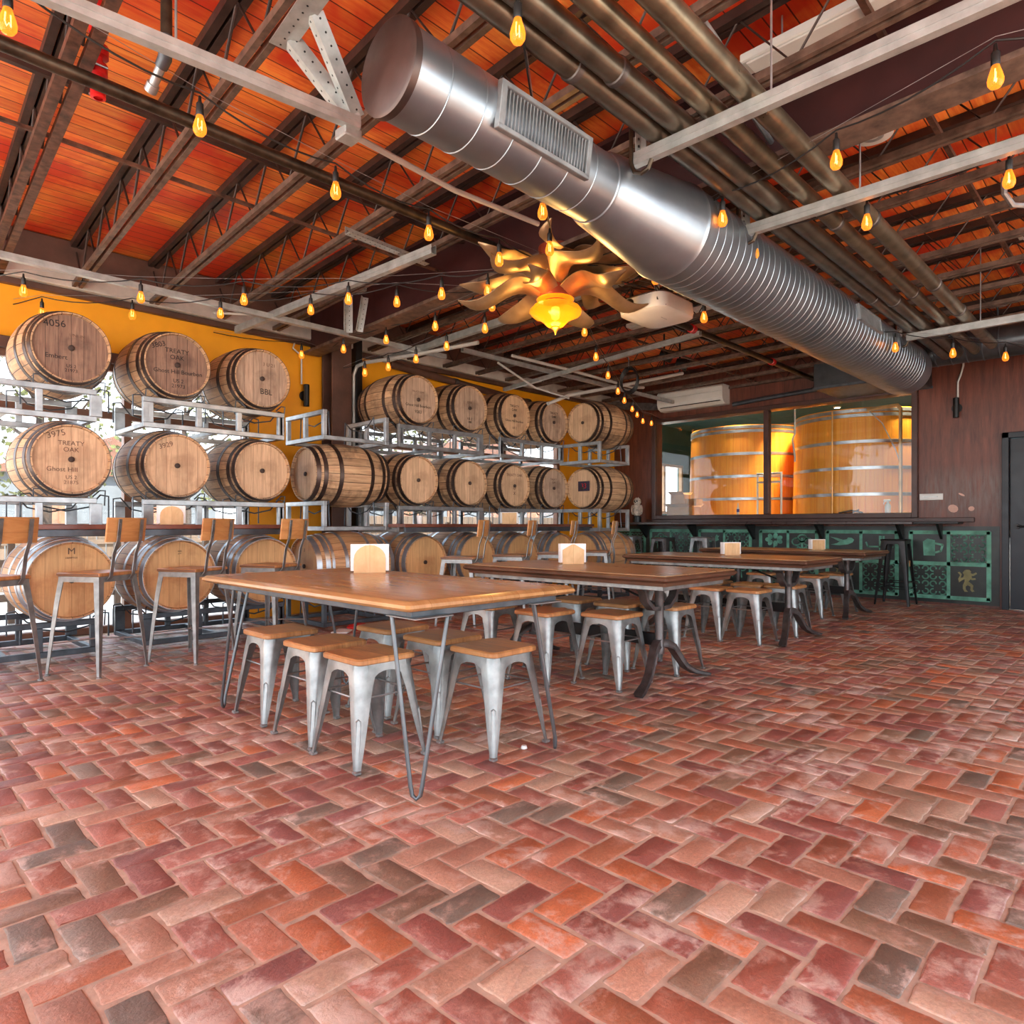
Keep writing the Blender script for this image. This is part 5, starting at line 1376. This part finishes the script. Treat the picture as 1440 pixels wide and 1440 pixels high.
strand([(59, 442), (186, 444), (310, 442), (437, 437), (558, 426), (692, 432)], 'second above the left barrels', 1.85, at(-120, 445, z=3.0), CT)
strand([(990, 448), (1088, 466), (1178, 479), (1259, 490), (1340, 498), (1414, 503)], 'from the chandelier to the far right wall', 1.9, CT, at(1520, 505, z=3.05), .03, None, [5.3, 5.6, 5.9, 6.2, 6.4, 6.6])
strand([(822, 468), (838, 503), (855, 529), (869, 551), (878, 564), (889, 576), (896, 584), (904, 593), (916, 596)], 'from the chandelier down to the far corner', 1.75, CT, at(926, 590, fw=11.6), .03, None, [6.3, 7.2, 8.1, 9.0, 9.6, 10.2, 10.7, 11.1, 11.4])
strand([(513, 525), (546, 517), (585, 506), (628, 488), (682, 463)], 'over the far top-row barrels', 1.75, at(483, 520, fw=7.6), CT, .04, None, [7.4, 7.3, 7.0, 6.6, 6.0])
strand([(483, 492), (543, 479), (612, 460)], 'from the brown column to the chandelier', 1.75, at(462, 492, fw=7.7), CT, .04, None, [7.2, 6.8, 6.2])
strand([(888, 432)], 'beside the projector', 1.75, at(870, 405, fw=5.6), at(925, 410, fw=5.4), .03, None, [5.3])
strand([(424, 500)], 'next to the sconce on the orange wall', 1.75, at(300, 470, v=7.2), at(445, 490, v=7.1), .03, None, [7.5])
# ================================================================== things seen in the brewery
def carton(x, y, z, d, rz, label, flaps=True):
    o = thing('cardboard_box', label, 'box', (x, y, z), rz, 'cardboard boxes in the brewery')
    t = .006; b = MB()
    b.box((0, 0, t / 2), (d[0], d[1], t))
    for s_ in (-1, 1): b.box((s_ * (d[0] - t) / 2, 0, d[2] / 2), (t, d[1], d[2])); b.box((0, s_ * (d[1] - t) / 2, d[2] / 2), (d[0] - 2 * t, t, d[2]))
    b.build('carton', 'card', o)
    if flaps:
        f = MB()
        for s_ in (-1, 1): f.add([(s_ * d[0] / 2, -d[1] / 2, d[2]), (s_ * d[0] / 2, d[1] / 2, d[2]), (s_ * (d[0] / 2 + .12), d[1] / 2, d[2] + .05), (s_ * (d[0] / 2 + .12), -d[1] / 2, d[2] + .05)] + [(s_ * d[0] / 2, -d[1] / 2, d[2] - .005), (s_ * d[0] / 2, d[1] / 2, d[2] - .005), (s_ * (d[0] / 2 + .12), d[1] / 2, d[2] + .045), (s_ * (d[0] / 2 + .12), -d[1] / 2, d[2] + .045)], [(0, 1, 2, 3), (7, 6, 5, 4), (0, 3, 7, 4), (1, 5, 6, 2), (2, 6, 7, 3), (0, 4, 5, 1)])
        f.build('flap', 'card', o)
    else: MB().box((0, 0, d[2] - .003), (d[0], d[1], .006)).build('lid', 'card', o)
sh = thing('window_shelf', 'pale work shelf just behind the brewery window', 'shelf', (10.66, 4.4, .92))
MB().bbox((10.5, 4.4, 1.19), (.16, 4.0, .04), .004).build('shelf_board', 'room_wall', sh, world=True)
for y in (2.6, 4.4, 6.2): MB().bbox((10.5, y, 1.045), (.12, .05, .25), .004).build('support', 'room_wall', sh, world=True)
carton(10.62, 6.12, 1.21, (.3, .5, .16), 0, 'wide flat cardboard box at the bottom left of the window')
carton(10.68, 6.22, 1.385, (.26, .26, .2), .1, 'upright open cardboard box on top of the flat one')
carton(10.68, 5.95, 1.385, (.2, .22, .12), -.1, 'small closed cardboard box beside the open one', False)
o = thing('spray_bottle', 'white spray bottle on the shelf behind the right window pane', 'spray bottle', (10.5, 2.82, 1.21))
MB().lathe([(0, 0), (.036, 0), (.04, .01), (.04, .1), (.03, .13), (.015, .15), (.015, .17)], 16).build('bottle', 'white', o)
m = MB(); m.bbox((0, .01, .185), (.024, .09, .03), .006); m.tube([(0, .03, .175), (0, .055, .15), (0, .05, .13)], .006, 6); m.build('trigger_head', 'white', o)
o = thing('marker_bottle', 'small white bottle with a blue label behind the left pane', 'bottle', (10.5, 5.05, 1.21))
MB().lathe([(0, 0), (.022, 0), (.022, .11), (.012, .13), (.006, .2), (0, .2)], 14).build('bottle', 'white', o); MB().lathe([(.0225, .05), (.0232, .05), (.0232, .1), (.0225, .1)], 14).build('label', plain('blue_label', lin(60, 70, 150), .5), o)
o = thing('step_ladder', 'pale step ladder standing behind the left window pane', 'ladder', (11.0, 4.75, .92))
m = MB()
for s_ in (-.2, .2): m.tube([(10.95, 4.72 + s_, .92), (10.95, 4.72 + s_, 1.92)], .018, 8)
m.build('rail', 'white', o, world=True)
for z in (1.2, 1.48, 1.76, 1.9): MB().bbox((10.95, 4.72, z), (.07, .4, .03), .004).build('step', 'strut', o, world=True)
o = thing('brewery_pipe', 'pale copper pipe standing in front of the right foeder', 'pipe', (10.55, 2.62, .92))
MB().tube([(10.5, 2.66, .92), (10.5, 2.66, 2.68), (10.5, 2.7, 2.73), (10.52, 2.78, 2.73), (10.55, 3.1, 2.72)], .026, 12).build('pipe_run', plain('copper_pipe', lin(224, 180, 124), .35, .5), o, world=True)
MB().tube([(10.5, 2.66, 1.9), (10.5, 2.72, 2.1), (10.53, 2.9, 2.5), (10.55, 3.08, 2.7)], .008, 6).build('stay', 'conduit', o, world=True)
o = thing('sight_tube', 'thin vertical sight tube on the right foeder', 'pipe', (10.58, 3.62, .92))
MB().cyl((10.53, 3.58, .93), (10.53, 3.58, 2.74), .012, None, 8).build('tube', plain('copper_tube', lin(220, 160, 96), .35, .5), o, world=True)
o = thing('hose', 'loop of pale hose hanging between the foeders', 'hose', (11.0, 4.36, 2.5))
MB().tube([(10.75, 4.22, 3.3), (10.75, 4.22, 2.5), (10.75, 4.26, 2.4), (10.75, 4.22, 2.15), (10.75, 4.22, 2.05)], .014, 8).build('hose_run', 'conduit', o, world=True)
o = thing('loose_tools', 'small heap of metal fittings on the shelf behind the right pane', 'fittings', (10.56, 3.3, 1.21))
m = MB(); m.tube([(10.5, 3.15, 1.225), (10.5, 3.3, 1.26), (10.5, 3.48, 1.225)], .012, 8); m.tube([(10.5, 3.2, 1.27), (10.52, 3.32, 1.22), (10.5, 3.4, 1.22)], .01, 8); m.build('fitting', 'iron', o, world=True)
for x, y, z, e in ((11.0, 2.62, 3.29, 55), (11.0, 4.15, 3.29, 55), (11.2, 6.3, 3.29, 35), (11.0, 5.3, 3.29, 45), (13.5, 4.5, 3.29, 20)):
    o = thing('downlight', 'lit round downlight in the brewery ceiling, %s' % {2.62: 'above the copper pipe', 4.15: 'beside the hanging hose', 6.3: 'above the boxes', 5.3: 'above the left foeder', 4.5: 'behind the foeders'}[y], 'light', (x, y, z))
    MB().lathe([(.0, -.005), (.05, -.005), (.05, 0), (0, 0)], 20).build('diffuser', 'lampwarm', o); MB().lathe([(.05, -.006), (.065, -.01), (.07, .02), (.05, .02)], 20).build('bezel', 'white', o)
    l = bpy.data.lights.new('brewery_lamp', 'SPOT'); l.energy = e * 3.2; l.color = (1, .8, .5); l.shadow_soft_size = .05; l.spot_size = 1.7; l.spot_blend = .6
    lo = bpy.data.objects.new('brewery_lamp', l); COL.objects.link(lo); lo.location = (x, y, z - .03); lo.rotation_euler = (0, -.42, 0)
wr = wall_with_holes(7.2, WB + .16, 0, ZD, [], lambda a, z, d: (a, -3.4 - d, z))  # unseen wall added to keep bright sky out of the brewery glass reflections
tag(wr.build('wall_right_added', 'brown'), 'brown plywood wall added out of view at the far right to cut reflections', 'wall', None, 'structure')
# ================================================================== light, sky, camera
W = bpy.data.worlds.new('sky'); SC.world = W; W.use_nodes = True
nt = W.node_tree; bg = nt.nodes['Background']
tc = nt.nodes.new('ShaderNodeTexCoord'); sp = nt.nodes.new('ShaderNodeSeparateXYZ'); nt.links.new(tc.outputs['Generated'], sp.inputs[0])
rp = nt.nodes.new('ShaderNodeValToRGB'); nt.links.new(sp.outputs[2], rp.inputs[0])
rp.color_ramp.elements[0].position = .0; rp.color_ramp.elements[0].color = (.9, .95, 1, 1)
rp.color_ramp.elements[1].position = .6; rp.color_ramp.elements[1].color = (.62, .8, 1, 1)
nt.links.new(rp.outputs[0], bg.inputs[0]); bg.inputs[1].default_value = 1.9
sun = bpy.data.lights.new('low_sun', 'SUN'); sun.energy = 10; sun.color = (1, .9, .74); sun.angle = math.radians(1.5)
so = bpy.data.objects.new('low_sun', sun); COL.objects.link(so)
dv = Vector((-.35, -.9, 1.25)); so.rotation_euler = (dv).to_track_quat('Z', 'Y').to_euler()
cam = bpy.data.cameras.new('camera'); co = bpy.data.objects.new('camera', cam); COL.objects.link(co)
cam.sensor_width = 36; cam.lens = 36 * FPX / 1440; cam.shift_y = 18 / 1440; cam.clip_start = .05; cam.clip_end = 200
co.location = (0, 0, EYE); co.rotation_euler = (PI / 2, 0, -math.atan2(CV, CU))
SC.camera = co
vs = SC.view_settings; vs.view_transform = 'Standard'; vs.look = 'None'; vs.gamma = 1; vs.exposure = 1.32; vs.use_curve_mapping = False
SC.cycles.max_bounces = 8; SC.cycles.diffuse_bounces = 5; SC.cycles.glossy_bounces = 4; SC.cycles.transparent_max_bounces = 12
SC.cycles.caustics_reflective = False; SC.cycles.caustics_refractive = False; SC.cycles.sample_clamp_indirect = 6
SC.cycles.use_denoising = True
